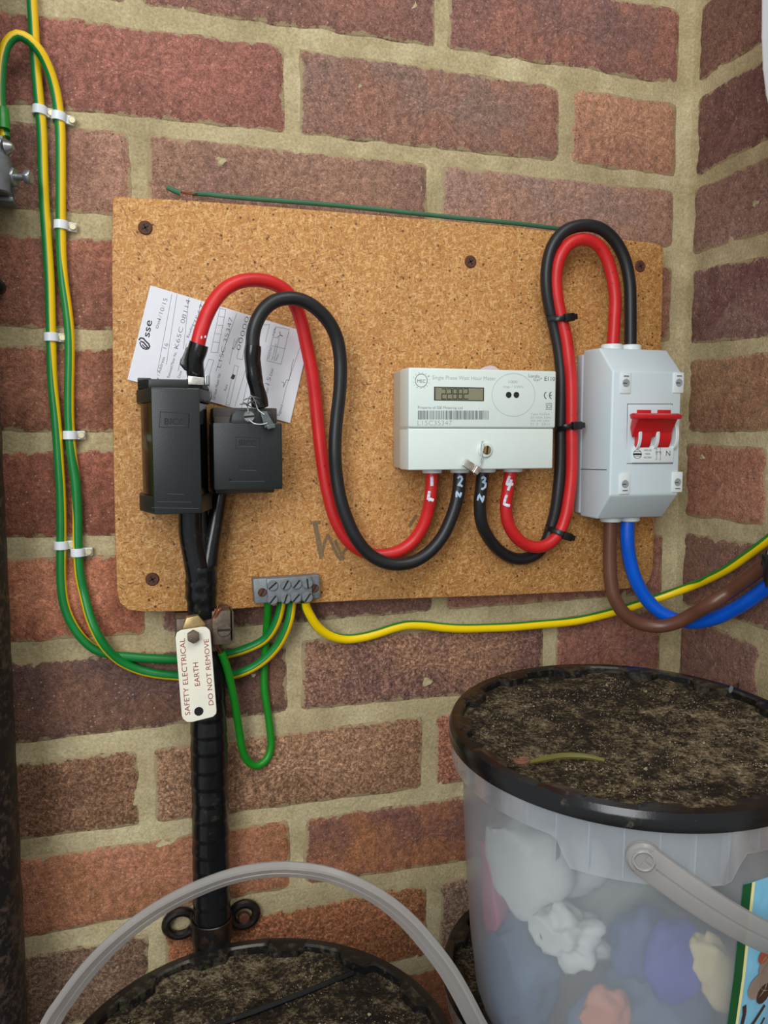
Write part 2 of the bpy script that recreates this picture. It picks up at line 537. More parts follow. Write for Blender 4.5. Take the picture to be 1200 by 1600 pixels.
def milky(name, col, opac=0.45, rough=0.25):
    """translucent polypropylene: part milk, part see-through"""
    m, nt, b = newmat(name)
    b.inputs['Base Color'].default_value = lin(col); b.inputs['Roughness'].default_value = rough
    b.inputs['Specular IOR Level'].default_value = 0.5
    tl = nd(nt, 'ShaderNodeBsdfTranslucent'); tl.inputs[0].default_value = lin(col)
    a1 = nd(nt, 'ShaderNodeMixShader'); a1.inputs[0].default_value = 0.45
    nt.links.new(b.outputs[0], a1.inputs[1]); nt.links.new(tl.outputs[0], a1.inputs[2])
    tr = nd(nt, 'ShaderNodeBsdfTransparent'); tr.inputs[0].default_value = (0.96, 0.97, 0.98, 1)
    a2 = nd(nt, 'ShaderNodeMixShader'); a2.inputs[0].default_value = opac
    nt.links.new(tr.outputs[0], a2.inputs[1]); nt.links.new(a1.outputs[0], a2.inputs[2])
    # clear gloss over the top
    gl = nd(nt, 'ShaderNodeBsdfGlossy'); gl.inputs['Roughness'].default_value = 0.18
    fr = nd(nt, 'ShaderNodeFresnel'); fr.inputs[0].default_value = 1.45
    fm = nd(nt, 'ShaderNodeMath', operation='MULTIPLY'); nt.links.new(fr.outputs[0], fm.inputs[0]); fm.inputs[1].default_value = 0.45
    a3 = nd(nt, 'ShaderNodeMixShader'); nt.links.new(fm.outputs[0], a3.inputs[0])
    nt.links.new(a2.outputs[0], a3.inputs[1]); nt.links.new(gl.outputs[0], a3.inputs[2])
    out = nt.nodes['Material Output']; nt.links.new(a3.outputs[0], out.inputs['Surface'])
    return m


M = {}
M['brick'] = brick_material(); M['mortar'] = mortar_material(); M['chip'] = chipboard_material()
M['gy'] = cable_material('green_yellow_insulation', (12, 122, 52), (238, 196, 10), 0.38)
M['yg'] = cable_material('yellow_green_insulation', (40, 130, 36), (250, 214, 0), 0.38)
M['green'] = cable_material('green_insulation', (26, 132, 32), None, 0.36)
M['dullgreen'] = cable_material('faded_green_insulation', (52, 104, 74), None, 0.6)
M['red'] = cable_material('red_insulation', (206, 34, 36), None, 0.40, (120, 24, 24))
M['black_ins'] = cable_material('black_insulation', (30, 31, 33), None, 0.42)
M['brown'] = cable_material('brown_insulation', (104, 66, 50), None, 0.36)
M['blue'] = cable_material('blue_insulation', (0, 92, 214), None, 0.34)
M['bakelite'] = plain('dull_black_bakelite', (30, 35, 35), 0.42, var=0.18, vscale=25, bmp=0.1)
M['gloss'] = plain('glossy_black_bakelite', (16, 15, 14), 0.16, var=0.1)
M['emboss'] = plain('embossed_black', (18, 20, 21), 0.5)
M['emboss_hi'] = plain('edge_highlight_grey', (74, 76, 76), 0.5)  # painted highlight for edges of the raised lettering and covers
M['brownbase'] = plain('dusty_brown_bakelite', (70, 62, 56), 0.6, var=0.4, vscale=120, bmp=0.2)
M['tape'] = grimy_black('black_tape', 0.22, 0.2, (17, 18, 20), thr=0.66)
M['pipe'] = grimy_black('rusty_black_paint', 0.6, 0.8, (20, 18, 18), (92, 74, 62), 0.56)
M['saddle'] = grimy_black('black_painted_iron', 0.35, 0.4, (20, 15, 13), (86, 58, 40), 0.6)
M['paper'] = plain('white_paper', (226, 228, 234), 0.8, var=0.03, bmp=0.05, bscale=60)
M['ink'] = plain('grey_print', (66, 66, 76), 0.8); M['inkdark'] = plain('dark_print', (52, 48, 54), 0.8)
M['biro'] = plain('ballpoint_ink', (60, 56, 66), 0.7)
M['meterwhite'] = plain('white_meter_plastic', (222, 234, 228), 0.38, var=0.02)
M['meterside'] = plain('shaded_white_meter_case', (192, 188, 178), 0.45)  # white case coloured darker than the front: shade on its side painted in
M['isowhite'] = plain('pale_grey_plastic', (212, 227, 232), 0.34, var=0.015)
M['isoback'] = plain('grey_back_plate', (184, 188, 200), 0.45)
M['collar'] = plain('white_rubber_gland', (226, 234, 234), 0.4)
M['print_grey'] = plain('pale_grey_lettering', (158, 163, 162), 0.6)
M['print_mid'] = plain('grey_lettering', (98, 102, 104), 0.6)
M['print_dark'] = plain('black_lettering', (40, 42, 46), 0.6)
M['lcd'] = plain('green_grey_display', (138, 138, 112), 0.18)
M['lcdseg'] = plain('display_digits', (44, 46, 36), 0.3)
M['lcdframe'] = plain('display_frame', (60, 62, 60), 0.4)
M['lens'] = plain('dark_window', (38, 44, 46), 0.15)
M['switchred'] = plain('red_switch_plastic', (206, 30, 38), 0.36)
M['gapdark'] = plain('dark_gap', (64, 70, 74), 0.7)
M['brass'] = plain('brass', (184, 158, 110), 0.4, 0.7, var=0.25, vscale=300)
M['steel'] = plain('dull_steel', (168, 170, 172), 0.35, 0.8, var=0.25, vscale=300)
M['zinc'] = plain('grey_cast_metal', (132, 138, 142), 0.5, 0.45, var=0.25, vscale=150, bmp=0.2)
M['darkslot'] = plain('screw_slot', (30, 28, 28), 0.8)
M['rust'] = plain('rusty_screw', (98, 60, 42), 0.8, 0.1, var=0.4, vscale=500, bmp=0.4)
M['foil'] = plain('crimped_metal', (222, 216, 206), 0.3, 0.8, var=0.3, vscale=350)
M['clearseal'] = plain('grey_clear_plastic', (96, 104, 104), 0.2, var=0.3, vscale=600)
M['oldmetal'] = plain('tarnished_clamp_metal', (112, 98, 84), 0.5, 0.5, var=0.45, vscale=160, bmp=0.35)
M['copper'] = plain('bare_copper', (156, 98, 66), 0.4, 0.7)
M['clip'] = plain('white_clip_plastic', (224, 230, 236), 0.4)
M['nail'] = plain('brassy_nail', (214, 206, 170), 0.35, 0.5)
M['tagw'] = plain('cream_tag', (238, 234, 216), 0.5, var=0.05, vscale=60)
M['tagred'] = plain('dark_red_lettering', (146, 26, 36), 0.6)
M['tie'] = plain('black_nylon', (18, 18, 19), 0.35)
M['paint'] = plain('white_paint_mark', (226, 226, 240), 0.6)
M['paintb'] = plain('pale_blue_paint_mark', (184, 208, 232), 0.6)
M['pencil'] = plain('pencil_grey', (132, 106, 76), 0.8, var=0.3, vscale=500)
M['casing'] = plain('white_casing_plastic', (236, 244, 250), 0.4)
M['lid'] = grimy_black('black_lid_plastic', 0.2, 0.4, (18, 18, 19), (104, 98, 80), 0.72)
M['dirt'] = dirt_material()
M['lid_in'] = grimy_black('dusty_lid_inner_wall', 0.32, 0.45, (16, 16, 16), (88, 82, 66), 0.55)
M['crumb'] = plain('pale_crumbs', (158, 142, 112), 0.9, var=0.6, vscale=90)
M['bucket'] = milky('clear_bucket_plastic', (226, 234, 242), 0.40, 0.3)
M['collarp'] = milky('clear_bucket_collar', (228, 234, 240), 0.45, 0.3)
M['handle'] = milky('translucent_handle', (206, 202, 198), 0.60, 0.35)
M['concrete'] = plain('concrete_floor', (92, 86, 78), 0.9, var=0.3, vscale=12, bmp=0.3, bscale=200)
M['stem'] = plain('green_stem', (96, 92, 34), 0.6); M['pinkbit'] = plain('pinkish_bud', (112, 74, 56), 0.7)

# ------------------------------------------------------------------ the setting: brick walls, floor
BEDS = {0: [(133, 15), (267, 32), (400, 48), (600, 75), (800, 110), (1000, 135), (1040, 145)],
        1: [(10, 176), (120, 186), (300, 203), (400, 215), (467, 222), (600, 237), (667, 245), (800, 257), (900, 267), (1000, 278), (1050, 287)],
        2: [(50, 350), (140, 354), (1045, 402)], 3: [(20, 525), (130, 532), (1045, 545)], 4: [(20, 690), (150, 689)], 5: [(20, 857), (160, 853)],
        6: [(60, 1017), (130, 1012), (480, 987), (620, 976), (712, 964), (835, 957), (940, 947)],
        7: [(60, 1174), (200, 1160), (290, 1151), (453, 1125), (520, 1120), (610, 1111)],
        8: [(50, 1325), (150, 1311), (280, 1296), (400, 1273), (500, 1263), (667, 1243), (700, 1237)],
        9: [(60, 1477), (160, 1463), (467, 1397), (600, 1381), (700, 1364)], 10: [(640, 1509)]}
THK = {0: 15, 1: 10.5, 2: 15, 3: 11, 4: 12, 5: 13, 6: 13, 7: 13, 8: 13, 9: 13, 10: 12}
RBEDS = {0: [(1100, 136), (1150, 106), (1185, 84)], 1: [(1100, 280), (1150, 257), (1200, 229)], 2: [(1100, 405), (1150, 395), (1200, 384)],
         3: [(1100, 547), (1150, 539), (1200, 541)], 4: [(1100, 684), (1150, 684), (1200, 687)], 5: [(1075, 819), (1112, 827), (1175, 834)], 6: [(1150, 979), (1187, 995)]}
RTHK = {0: 12, 1: 10, 2: 13, 3: 13, 4: 10, 5: 14, 6: 11}
PERPS = {0: [(690, 40)], 1: [(456, 145), (884, 195)], 2: [(217, 248), (678, 290)], 6: [(239, 972), (686, 940)], 7: [(459, 1060), (858, 1005)],
         8: [(229, 1227), (670, 1178)], 9: [(464, 1317)], 10: [(245, 1483), (677, 1428)]}


def zbed(k, x, right=False):
    src = (RBEDS if right else BEDS).get(k)
    if not src: return -75.0 * k + 1.5 * math.sin(k * 2.1)
    if right: pts = sorted([((p := Rw(u, v)).y, p.z) for u, v in src])
    else: pts = sorted([((p := B(u, v)).x, p.z) for u, v in src])
    return float(np.interp(x, [p[0] for p in pts], [p[1] for p in pts]))


COL = [((250, 20), (132, 80, 72), (118, 74, 68)), ((560, 15), (126, 82, 74), (140, 84, 72)), ((876, 50), (112, 72, 70), (134, 80, 72)),
       ((300, 110), (140, 80, 72), (128, 74, 68)), ((670, 165), (122, 84, 78), (134, 84, 74)), ((976, 210), (162, 104, 86), (150, 94, 80)), ((20, 100), (116, 66, 58), (104, 60, 54)),
       ((110, 260), (112, 70, 64), (146, 96, 84)), ((440, 270), (136, 90, 78), (124, 82, 74)), ((867, 310), (138, 96, 90), (148, 98, 86)),
       ((100, 440), (140, 80, 68), (116, 68, 58)), ((100, 610), (140, 82, 68), (110, 62, 50)), ((100, 770), (136, 74, 62), (112, 60, 50)),
       ((110, 930), (172, 100, 80), (138, 74, 58)), ((300, 965), (108, 66, 64), (116, 74, 68)), ((560, 950), (120, 78, 74), (136, 82, 72)), ((850, 940), (132, 78, 72), (140, 86, 76)),
       ((170, 1080), (92, 60, 58), (108, 68, 58)), ((600, 1040), (134, 88, 74), (112, 72, 68)), ((950, 1010), (126, 76, 70), (136, 80, 70)),
       ((120, 1240), (104, 66, 54), (120, 78, 62)), ((450, 1200), (142, 96, 78), (128, 84, 68)), ((690, 1150), (132, 76, 64), (140, 84, 70)),
       ((200, 1380), (156, 92, 74), (142, 84, 62)), ((600, 1300), (112, 66, 60), (142, 82, 58)), ((380, 1330), (158, 88, 66), (140, 80, 56)),
       ((120, 1550), (112, 78, 68), (100, 68, 58)), ((520, 1450), (146, 82, 60), (132, 78, 54)), ((710, 1420), (118, 84, 76), (126, 88, 76)),
       ((500, 1560), (136, 76, 56), (120, 68, 48))]
RCOL = [((1140, 60), (124, 78, 72), (112, 70, 64)), ((1140, 200), (102, 62, 60), (116, 74, 70)), ((1150, 330), (134, 92, 86), (124, 80, 74)),
        ((1150, 460), (104, 62, 62), (122, 82, 78)), ((1140, 610), (134, 84, 68), (142, 96, 76)), ((1140, 760), (148, 88, 74), (156, 96, 82)),
        ((1110, 880), (124, 78, 70), (116, 74, 66)), ((1140, 1040), (116, 76, 70), (128, 82, 74))]


def brick_mesh(w0, w1, zl, zr, seed, rightwall):
    """w0<w1 range along the wall; zl=(bottom,top) at w0, zr at w1. Built around its centre."""
    r = random.Random(seed)
    cxm, czm = (w0 + w1) / 2, (zl[0] + zl[1] + zr[0] + zr[1]) / 4
    def corner(cx, cz, sx, sz):
        rad = r.uniform(2.5, 6)
        pts = []
        for a in (0, 45, 90):
            aa = math.radians(a)
            pts.append((cx - sx * rad + sx * rad * math.cos(aa), cz - sz * rad + sz * rad * math.sin(aa)))
        return pts
    tr = corner(w1, zr[1], 1, 1); tl = corner(w0, zl[1], -1, 1)[::-1]
    bl = corner(w0, zl[0], -1, -1); br = corner(w1, zr[0], 1, -1)[::-1]
    base = tr + tl + bl + br
    out = []
    for i, p in enumerate(base):
        q = base[(i + 1) % len(base)]
        L = math.hypot(q[0] - p[0], q[1] - p[1])
        n = max(1, int(L / 9))
        for j in range(n):
            t = j / n
            out.append([p[0] + (q[0] - p[0]) * t, p[1] + (q[1] - p[1]) * t])
    for p in out:
        dx, dz = cxm - p[0], czm - p[1]; l = math.hypot(dx, dz)
        k = 1.1 * mnoise.noise(Vector((p[0] * 0.06, p[1] * 0.06, seed * 3.3))) + r.uniform(-0.35, 0.35)
        p[0] += k * dx / l; p[1] += k * (1 if dz > 0 else -1) * 0.9
    n = len(out)
    def inset(p, m):
        x = p[0] + (m if p[0] < cxm else -m) * min(1, abs(p[0] - cxm) / 20)
        z = p[1] + (m if p[1] < czm else -m) * min(1, abs(p[1] - czm) / 12)
        return x, z
    rings = [([(p[0], p[1]) for p in out], 6.0, 0.0), ([(p[0], p[1]) for p in out], 0.8, 0.0), ([inset(p, 1.6) for p in out], -0.35, 0.0), ([inset(p, 9) for p in out], -0.7, 0.45)]
    verts, edge, faces = [], [], []
    for pts, y, e in rings:
        for (a, z) in pts:
            yy = y + (0.35 * mnoise.noise(Vector((a * 0.05, z * 0.05, seed))) if y < 0 else 0)
            if rightwall: verts.append(((yy) * S, (a - cxm) * S, (z - czm) * S))
            else: verts.append(((a - cxm) * S, yy * S, (z - czm) * S))
            edge.append(e)
    for k in range(3):
        for i in range(n):
            j = (i + 1) % n
            faces.append((k * n + i, k * n + j, (k + 1) * n + j, (k + 1) * n + i))
    faces.append(tuple(3 * n + i for i in range(n)))
    me = bpy.data.meshes.new('brick'); me.from_pydata(verts, [], faces); me.update()
    bmt = bmesh.new(); bmt.from_mesh(me); bmesh.ops.recalc_face_normals(bmt, faces=bmt.faces); bmt.to_mesh(me); bmt.free()
    a = me.attributes.new('edge', 'FLOAT', 'POINT'); a.data.foreach_set('value', edge)
    me.polygons.foreach_set('use_smooth', [True] * len(me.polygons)); me.set_sharp_from_angle(angle=math.radians(50))
    me.materials.append(M['brick'])
    return me, cxm, czm


def mortar_wall(name, a0, a1, z0, z1, right, step=5.0):
    na, nz = int((a1 - a0) / step) + 1, int((z1 - z0) / step) + 1
    verts = []
    for j in range(nz):
        for i in range(na):
            a = a0 + (a1 - a0) * i / (na - 1); z = z0 + (z1 - z0) * j / (nz - 1)
            d = 0.35 + 1.1 * mnoise.noise(Vector((a * 0.045, z * 0.045, 5.0 if right else 1.0))) + 0.7 * mnoise.noise(Vector((a * 0.15, z * 0.15, 9)))
            dist = -a
            if dist < 14: d -= 4.0 * (1 - dist / 14.0) ** 1.5
            verts.append((d * S, a * S, z * S) if right else (a * S, d * S, z * S))
    faces = [(j * na + i, j * na + i + 1, (j + 1) * na + i + 1, (j + 1) * na + i) for j in range(nz - 1) for i in range(na - 1)]
    nb = len(verts)
    # solid backing
    T = 100.0
    for (a, z) in ((a0, z0), (a1, z0), (a1, z1), (a0, z1)):
        verts.append((T * S, a * S, z * S) if right else (a * S, T * S, z * S))
    faces.append((nb, nb + 3, nb + 2, nb + 1))
    c = (0, na - 1, nz * na - 1, (nz - 1) * na)
    for k in range(4):
        l = (k + 1) % 4
        faces.append((c[k], nb + k, nb + l, c[l]))
    me = bpy.data.meshes.new(name); me.from_pydata(verts, [], faces); me.update()
    bmt = bmesh.new(); bmt.from_mesh(me); bmesh.ops.recalc_face_normals(bmt, faces=bmt.faces); bmt.to_mesh(me); bmt.free()
    me.polygons.foreach_set('use_smooth', [True] * len(me.polygons)); me.set_sharp_from_angle(angle=math.radians(60))
    me.materials.append(M['mortar'])
    o = bpy.data.objects.new(name, me); C_.objects.link(o); o['kind'] = 'structure'
    return o


ZTOP, ZFLOOR = 232.0, -862.0
wall_back = mortar_wall('wall_back', -905, 0, ZFLOOR, ZTOP, False)
wall_right = mortar_wall('wall_right', -600, 0, ZFLOOR, ZTOP, True)


def lay(rows, right, parent, cols):
    for c in rows:      # course c lies between bed c-1 (above) and bed c (below)
        T = (RTHK if right else THK)
        if right:
            ps = [-112.0 - 225 * n for n in range(0, 3)] if c % 2 else [-224.0 - 225 * n for n in range(0, 2)]
            start = -6.5
        else:
            P1 = 126.7
            ps = [-P1 - 225 * n - (0 if c % 2 else 112.5) for n in range(0, 4)]
            for (u, v) in PERPS.get(c, []):
                x = B(u, v).x
                k = min(range(4), key=lambda i: abs(ps[i] - x)); ps[k] = x
            start = -15.0
        ends = [start + 5.5] + ps
        lo = -600 if right else -905
        for i, e in enumerate(ends):
            w1 = e - 5.5
            w0 = (ends[i + 1] + 5.5) if i + 1 < len(ends) else e - 225 + 5.5
            w0 = max(w0, lo + 2)
            if w1 - w0 < 20: continue
            mid = (w0 + w1) / 2
            up, dn = T.get(c - 1, 11) / 2, T.get(c, 11) / 2
            zl = (zbed(c, w0, right) + dn, zbed(c - 1, w0, right) - up)
            zr = (zbed(c, w1, right) + dn, zbed(c - 1, w1, right) - up)
            if zl[1] > ZTOP: continue
            if zl[0] < ZFLOOR: zl = (ZFLOOR + 3, zl[1]); zr = (ZFLOOR + 3, zr[1])
            me, ca, cz = brick_mesh(w0, w1, zl, zr, c * 17 + i * 5 + (500 if right else 0), right)
            o = bpy.data.objects.new('brick', me); C_.objects.link(o); o.parent = parent
            o.location = (0, ca * S, cz * S) if right else (ca * S, 0, cz * S)
            # clay colour of this brick
            best = None
            for (uv, c1, c2) in cols:
                p = Rw(*uv) if right else B(*uv)
                a = p.y if right else p.x
                if w0 - 14 <= a <= w1 + 6 and min(zl[0], zr[0]) - 6 <= p.z <= max(zl[1], zr[1]) + 6:
                    best = (c1, c2); break
            if best is None:
                rr = random.Random(c * 31 + i)
                g = rr.uniform(0.85, 1.12); best = ((int(130 * g), int(80 * g), int(70 * g)), (int(116 * g), int(70 * g), int(62 * g)))
            K3 = (1.22, 1.70, 1.60)
            o.color = tuple(a * b for a, b in zip(lin(best[0]), K3)) + (1,)
            o['tint2'] = [float(a * b) for a, b in zip(lin(best[1]), K3)]
            o['grain'] = 1.0 if (not right and c in (8, 10) or (c == 7 and i == 1)) else 0.35


lay(range(-1, 13), False, wall_back, COL)
lay(range(-1, 13), True, wall_right, RCOL)

m = MB(); m.box(-905, 100, -1100, 100, ZFLOOR - 60, ZFLOOR, 0)
fl = m.build('floor', M['concrete'], smooth=0); fl['kind'] = 'structure'

# mortar dabs stuck on bricks
for (u, v, r, right) in ((346, 252, 4.2, 0), (668, 1066, 4.6, 0), (600, 1122, 0, 0), (1180, 318, 3.2, 1), (1097, 715, 2.8, 1), (396, 1055, 2.2, 0)):
    if r == 0: continue
    mb = MB(); c = Rw(u, v, 1.2) if right else B(u, v, 1.2)
    n = 9; ring = []
    for i in range(n):
        a = 2 * math.pi * i / n; q = r * (1 + 0.25 * math.sin(3 * a + u))
        ring.append((q * math.cos(a), q * math.sin(a) * 0.85))
    f3 = (lambda x, z, h: c + Vector((-h, x, z))) if right else (lambda x, z, h: c + Vector((x, -h, z)))
    for i in range(n):
        a, b2 = ring[i], ring[(i + 1) % n]
        mb.face([f3(a[0], a[1], -0.5), f3(b2[0], b2[1], -0.5), f3(b2[0] * .7, b2[1] * .7, 0.9), f3(a[0] * .7, a[1] * .7, 0.9)])
    mb.face([f3(a[0] * .7, a[1] * .7, 0.9) for a in ring])
    bmesh.ops.recalc_face_normals(mb.bm, faces=mb.bm.faces)
    mb.build('mortar_dab', M['mortar'], wall_right if right else wall_back, origin=c)

# ------------------------------------------------------------------ the chipboard panel
D0 = 18.0
bx0, bx1, bz0, bz1 = -484.0, -38.0, -422.0, -131.5
m = MB()


def rrect(x0, x1, z0, z1, r, n=4, radii=None):
    pts = []
    R4 = radii or [r] * 4
    for (cx, cz, a0, rr) in ((x1, z1, 0, R4[0]), (x0, z1, 90, R4[1]), (x0, z0, 180, R4[2]), (x1, z0, 270, R4[3])):
        sx = -1 if cx == x1 else 1; sz = -1 if cz == z1 else 1
        for i in range(n + 1):
            a = math.radians(a0 + 90 * i / n)
            pts.append((cx + sx * rr + rr * math.cos(a), cz + sz * rr + rr * math.sin(a)))
    return pts


FY = lambda p, h: (p[0], -h, p[1])
edge_px = [(176, 309), (181, 306.5), (290, 312.5), (397, 320), (520, 330), (660, 341.5), (800, 354), (870, 362), (940, 370.5), (990, 376), (1022, 379), (1032, 382), (1037, 389),
           (1036, 440), (1034, 540), (1028, 700), (1023, 815), (1021, 885), (1016, 905), (1008, 916), (990, 919), (950, 923), (800, 930), (667, 934.6), (560, 938.6), (480, 943), (416, 948), (330, 955), (227, 956.5), (200, 953), (187, 942), (183, 925),
           (180, 850), (177, 700), (175.5, 500), (174.5, 380)]
m.prism([(B(u, v, D0).x, B(u, v, D0).z) for u, v in edge_px][::-1], FY, 1.6, D0, 1.2, 2, 'b')
board = m.build('chipboard_panel', M['chip'], origin=(-260, -10, -277))
tag(board, 'brown chipboard panel screwed to the brick wall, carrying the meter and switch', 'board')
for (u, v) in ((227, 356), (735, 409), (1000, 416), (238, 905)):
    c = B(u, v, D0); mb = MB()
    mb.cyl(c + Vector((0, 2, 0)), c + Vector((0, -0.9, 0)), 5.0, n=20, bev=0.7)
    for a in (0.5, 2.07):
        w = Vector((math.cos(a), 0, math.sin(a))); q = Vector((-w.z, 0, w.x)) * 0.5
        f = c + Vector((0, -1.0, 0)); mb.mi = 1
        mb.face([f - w * 2.6 - q, f + w * 2.6 - q, f + w * 2.6 + q, f - w * 2.6 + q])
    mb.build('screw', [M['rust'], M['darkslot']], board, origin=c)
mb = MB(); _k = 0
for st in ([(491, 818), (496, 845), (501, 872)], [(501, 872), (507, 848), (512, 836)], [(512, 836), (520, 852), (527, 868), (532, 874)], [(532, 874), (537, 862), (541, 858)],
           [(494, 820), (499, 845), (504, 868)], [(524, 846), (531, 862), (537, 873)], [(640, 822), (646, 812), (650, 806)], [(487, 817), (499, 816)]):
    mb.stroke(st, 2.4, D0, 0.12 + 0.03 * _k); _k += 1
o = mb.build('pencil_mark', M['pencil'], board, origin=B(515, 845, D0), smooth=0)

# ------------------------------------------------------------------ thin green wire along the top of the board
tw = thing('thin_green_wire', 'thin faded green wire lying along the top edge of the chipboard', 'wire', B(560, 327, 12))
mb = MB()
pa = spline(px([(322, 303, 10), (345, 306, 13), (400, 311, 14), (440, 314, 14), (520, 320.5, 14), (620, 330.5, 14), (720, 341, 14), (800, 348.5, 14), (850, 354.5, 13), (890, 359.5, 11)]), 4)
mb.tube([p[:3] for p in pa], 1.7, 10); mb.build('insulation', M['dullgreen'], tw, origin=B(560, 327, 12))
mb = MB(); pa = spline(px([(262, 293, 8), (270, 297, 9), (282, 302, 9)]), 2); mb.tube([p[:3] for p in pa], [1.9] * len(pa), 10)
pa = spline(px([(300, 303, 8), (312, 303, 8), (322, 304, 8)]), 2); mb.tube([p[:3] for p in pa], 1.6, 8)
mb.build('frayed_end', M['dullgreen'], tw, origin=B(285, 300, 8))
mb = MB()
for k in range(5):
    a = (276 + k * 2, 298 + k); b2 = (300 + k * 5, 303 + (k % 3) * 2 - 2)
    pa = spline(px([(a[0], a[1], 8 + k * .4), ((a[0] + b2[0]) / 2, 300 + k, 9 + (k % 2) * 2), (b2[0], b2[1], 8)]), 2)
    mb.tube([p[:3] for p in pa], 0.4, 6)
mb.build('copper_strands', M['copper'], tw, origin=B(290, 301, 8))

# ------------------------------------------------------------------ paper card behind the cables
DC = 18.7
cc = [B(235, 446, DC), B(468, 516, DC), B(477, 557, DC), B(453, 661, DC), B(199, 593, DC)]
card = thing('meter_record_card', 'white printed paper card with handwriting, tucked behind the black service blocks', 'card', B(335, 560, DC))
mb = MB()
mb.prism([(p.x, p.z) for p in cc], FY, DC, DC + 0.35)
mb.build('paper', M['paper'], card, origin=B(335, 560, DC), smooth=0)
DP = DC + 0.3


def E5(x, y): return (180 + x / 3.75, 420 + y / 3.75)       # positions noted on a 3.75x enlargement


mb = MB()
for a, b2, h, s in (((252, 350), (266, 292), 16, 'Date'), ((250, 660), (292, 520), 18, 'ty / Address'), ((318, 640), (362, 490), 17, 'Removed Meter No.'), ((432, 405), (462, 325), 17, 'Reading'),
                    ((378, 642), (392, 600), 15, 'Date'), ((585, 770), (620, 612), 17, 'Of New Meter No.'), ((650, 716), (660, 680), 15, 'Rate'), ((698, 475), (730, 405), 17, 'Reading'),
                    ((890, 745), (904, 675), 15, 'Meter is'), ((918, 628), (928, 588), 15, 'Dial'), ((962, 865), (984, 800), 16, 'Signed'),
                    ((902, 530), (920, 460), 9, 'Polarity Test'), ((922, 540), (945, 440), 9, 'Terminal at'), ((945, 540), (960, 500), 9, 'Meter'), ((932, 395), (945, 350), 14, 'Y O N')):
    mb.text(s, E5(*a), E5(*b2), h / 3.75, DP, thin=-0.01)
mb.build('printed_words', M['ink'], card, origin=B(335, 560, DC), smooth=0)
mb = MB()
lines = [((246, 610), (332, 150)), ((300, 560), (362, 150)), ((370, 600), (385, 520)), ((400, 470), (432, 170)), ((400, 520), (418, 440)), ((455, 400), (506, 190)), ((560, 488), (615, 225)), ((600, 490), (648, 238)),
         ((560, 488), (600, 490)), ((575, 428), (612, 432)), ((588, 380), (622, 384)), ((598, 330), (632, 334)), ((607, 280), (640, 284)), ((615, 232), (648, 240)),
         ((516, 620), (548, 530)), ((548, 530), (578, 534)), ((548, 634), (578, 534)), ((590, 600), (712, 262)), ((648, 795), (700, 565)), ((670, 800), (722, 572)), ((648, 795), (670, 800)), ((700, 565), (722, 572)),
         ((668, 560), (700, 410)), ((712, 525), (730, 452)), ((745, 532), (792, 280)), ((712, 525), (745, 532)), ((702, 805), (768, 575)), ((740, 815), (780, 640)), ((862, 330), (832, 460)), ((905, 325), (880, 430)), ((862, 330), (905, 325)),
         ((888, 538), (940, 340)), ((972, 560), (1020, 355)), ((888, 538), (972, 560)), ((940, 340), (1020, 355)), ((915, 450), (1000, 470)), ((925, 400), (955, 405)), ((930, 545), (962, 400)), ((1000, 700), (1095, 425)), ((980, 790), (1000, 700))]
for a, b2 in lines: mb.stroke([E5(*a), E5(*b2)], 0.22, DP)
mb.build('form_lines', M['ink'], card, origin=B(335, 560, DC), smooth=0)
mb = MB()
mb.text('sse', E5(200, 402), E5(216, 305), 42 / 3.75, DP, thin=0.008)
for k, pts in enumerate(([(140, 415), (150, 405), (165, 408), (180, 425), (196, 440), (202, 455)], [(150, 425), (165, 430), (178, 445), (190, 460), (200, 462)], [(145, 432), (150, 450), (162, 465), (180, 472), (196, 468)], [(160, 445), (170, 458), (185, 465)])):
    mb.stroke([E5(*p) for p in pts], 1.0 if k < 2 else 0.8, DP)
mb.build('printed_logo', M['inkdark'], card, origin=B(235, 530, DC), smooth=0)
mb = MB()
for a, b2, h, s in (((268, 300), (308, 178), 26, '1/10/15'), ((300, 470), (312, 440), 24, '16'), ((368, 470), (440, 185), 26, 'K65C 08114'), ((480, 330), (522, 215), 26, '7567'),
                    ((618, 580), (690, 290), 24, 'L15C 35347'), ((732, 480), (786, 285), 26, '00000'), ((694, 650), (706, 625), 22, '1'), ((900, 680), (914, 640), 24, '15'), ((975, 415), (990, 375), 30, 'Y')):
    mb.text(s, E5(*a), E5(*b2), h / 3.75, DP, thin=-0.02)
mb.stroke([E5(*p) for p in ((976, 662), (990, 668), (985, 695), (1005, 650), (1018, 655), (1030, 600), (1036, 560), (1046, 530))], 0.3, DP)
mb.build('handwriting', M['biro'], card, origin=B(335, 560, DC), smooth=0)

# ------------------------------------------------------------------ black service fuse block (tall)
X0, X1 = -469.4, -420.2
fuse = thing('fuse_cutout', 'tall dull black bakelite fuse unit with chamfered glossy sides at the left of the board', 'fuse unit', ((X0 + X1) / 2, -45, -305))
mb = MB()
plan = [(X0, 19.6), (X1, 19.6), (X1, 44), (X1 - 9.3, 75), (X0 + 9.3, 75), (X0, 44)]
FZ = lambda p, h: (p[0], -p[1], h)
inn = [(X0 + 2.5, 21), (X1 - 2.5, 21), (X1 - 2.5, 44), (X1 - 10.5, 72), (X0 + 10.5, 72), (X0 + 2.5, 44)]
mb.prism(inn, FZ, -344, -268, 0.8, 2); mb.build('glossy_core', M['gloss'], fuse, origin=((X0 + X1) / 2, -45, -305))
mb = MB()
mb.prism(plan, FZ, -347.2, -336, 0.9, 2)                                         # bottom cap
mb.prism(plan, FZ, -273.5, -264.6, 0.9, 2)                                      # top cap
mb.box(X0 + 9.3, X1 - 9.3, -75.4, -60, -347.3, -264.8, 0.8)                     # front plate
mb.build('cover', M['bakelite'], fuse, origin=((X0 + X1) / 2, -45, -305))
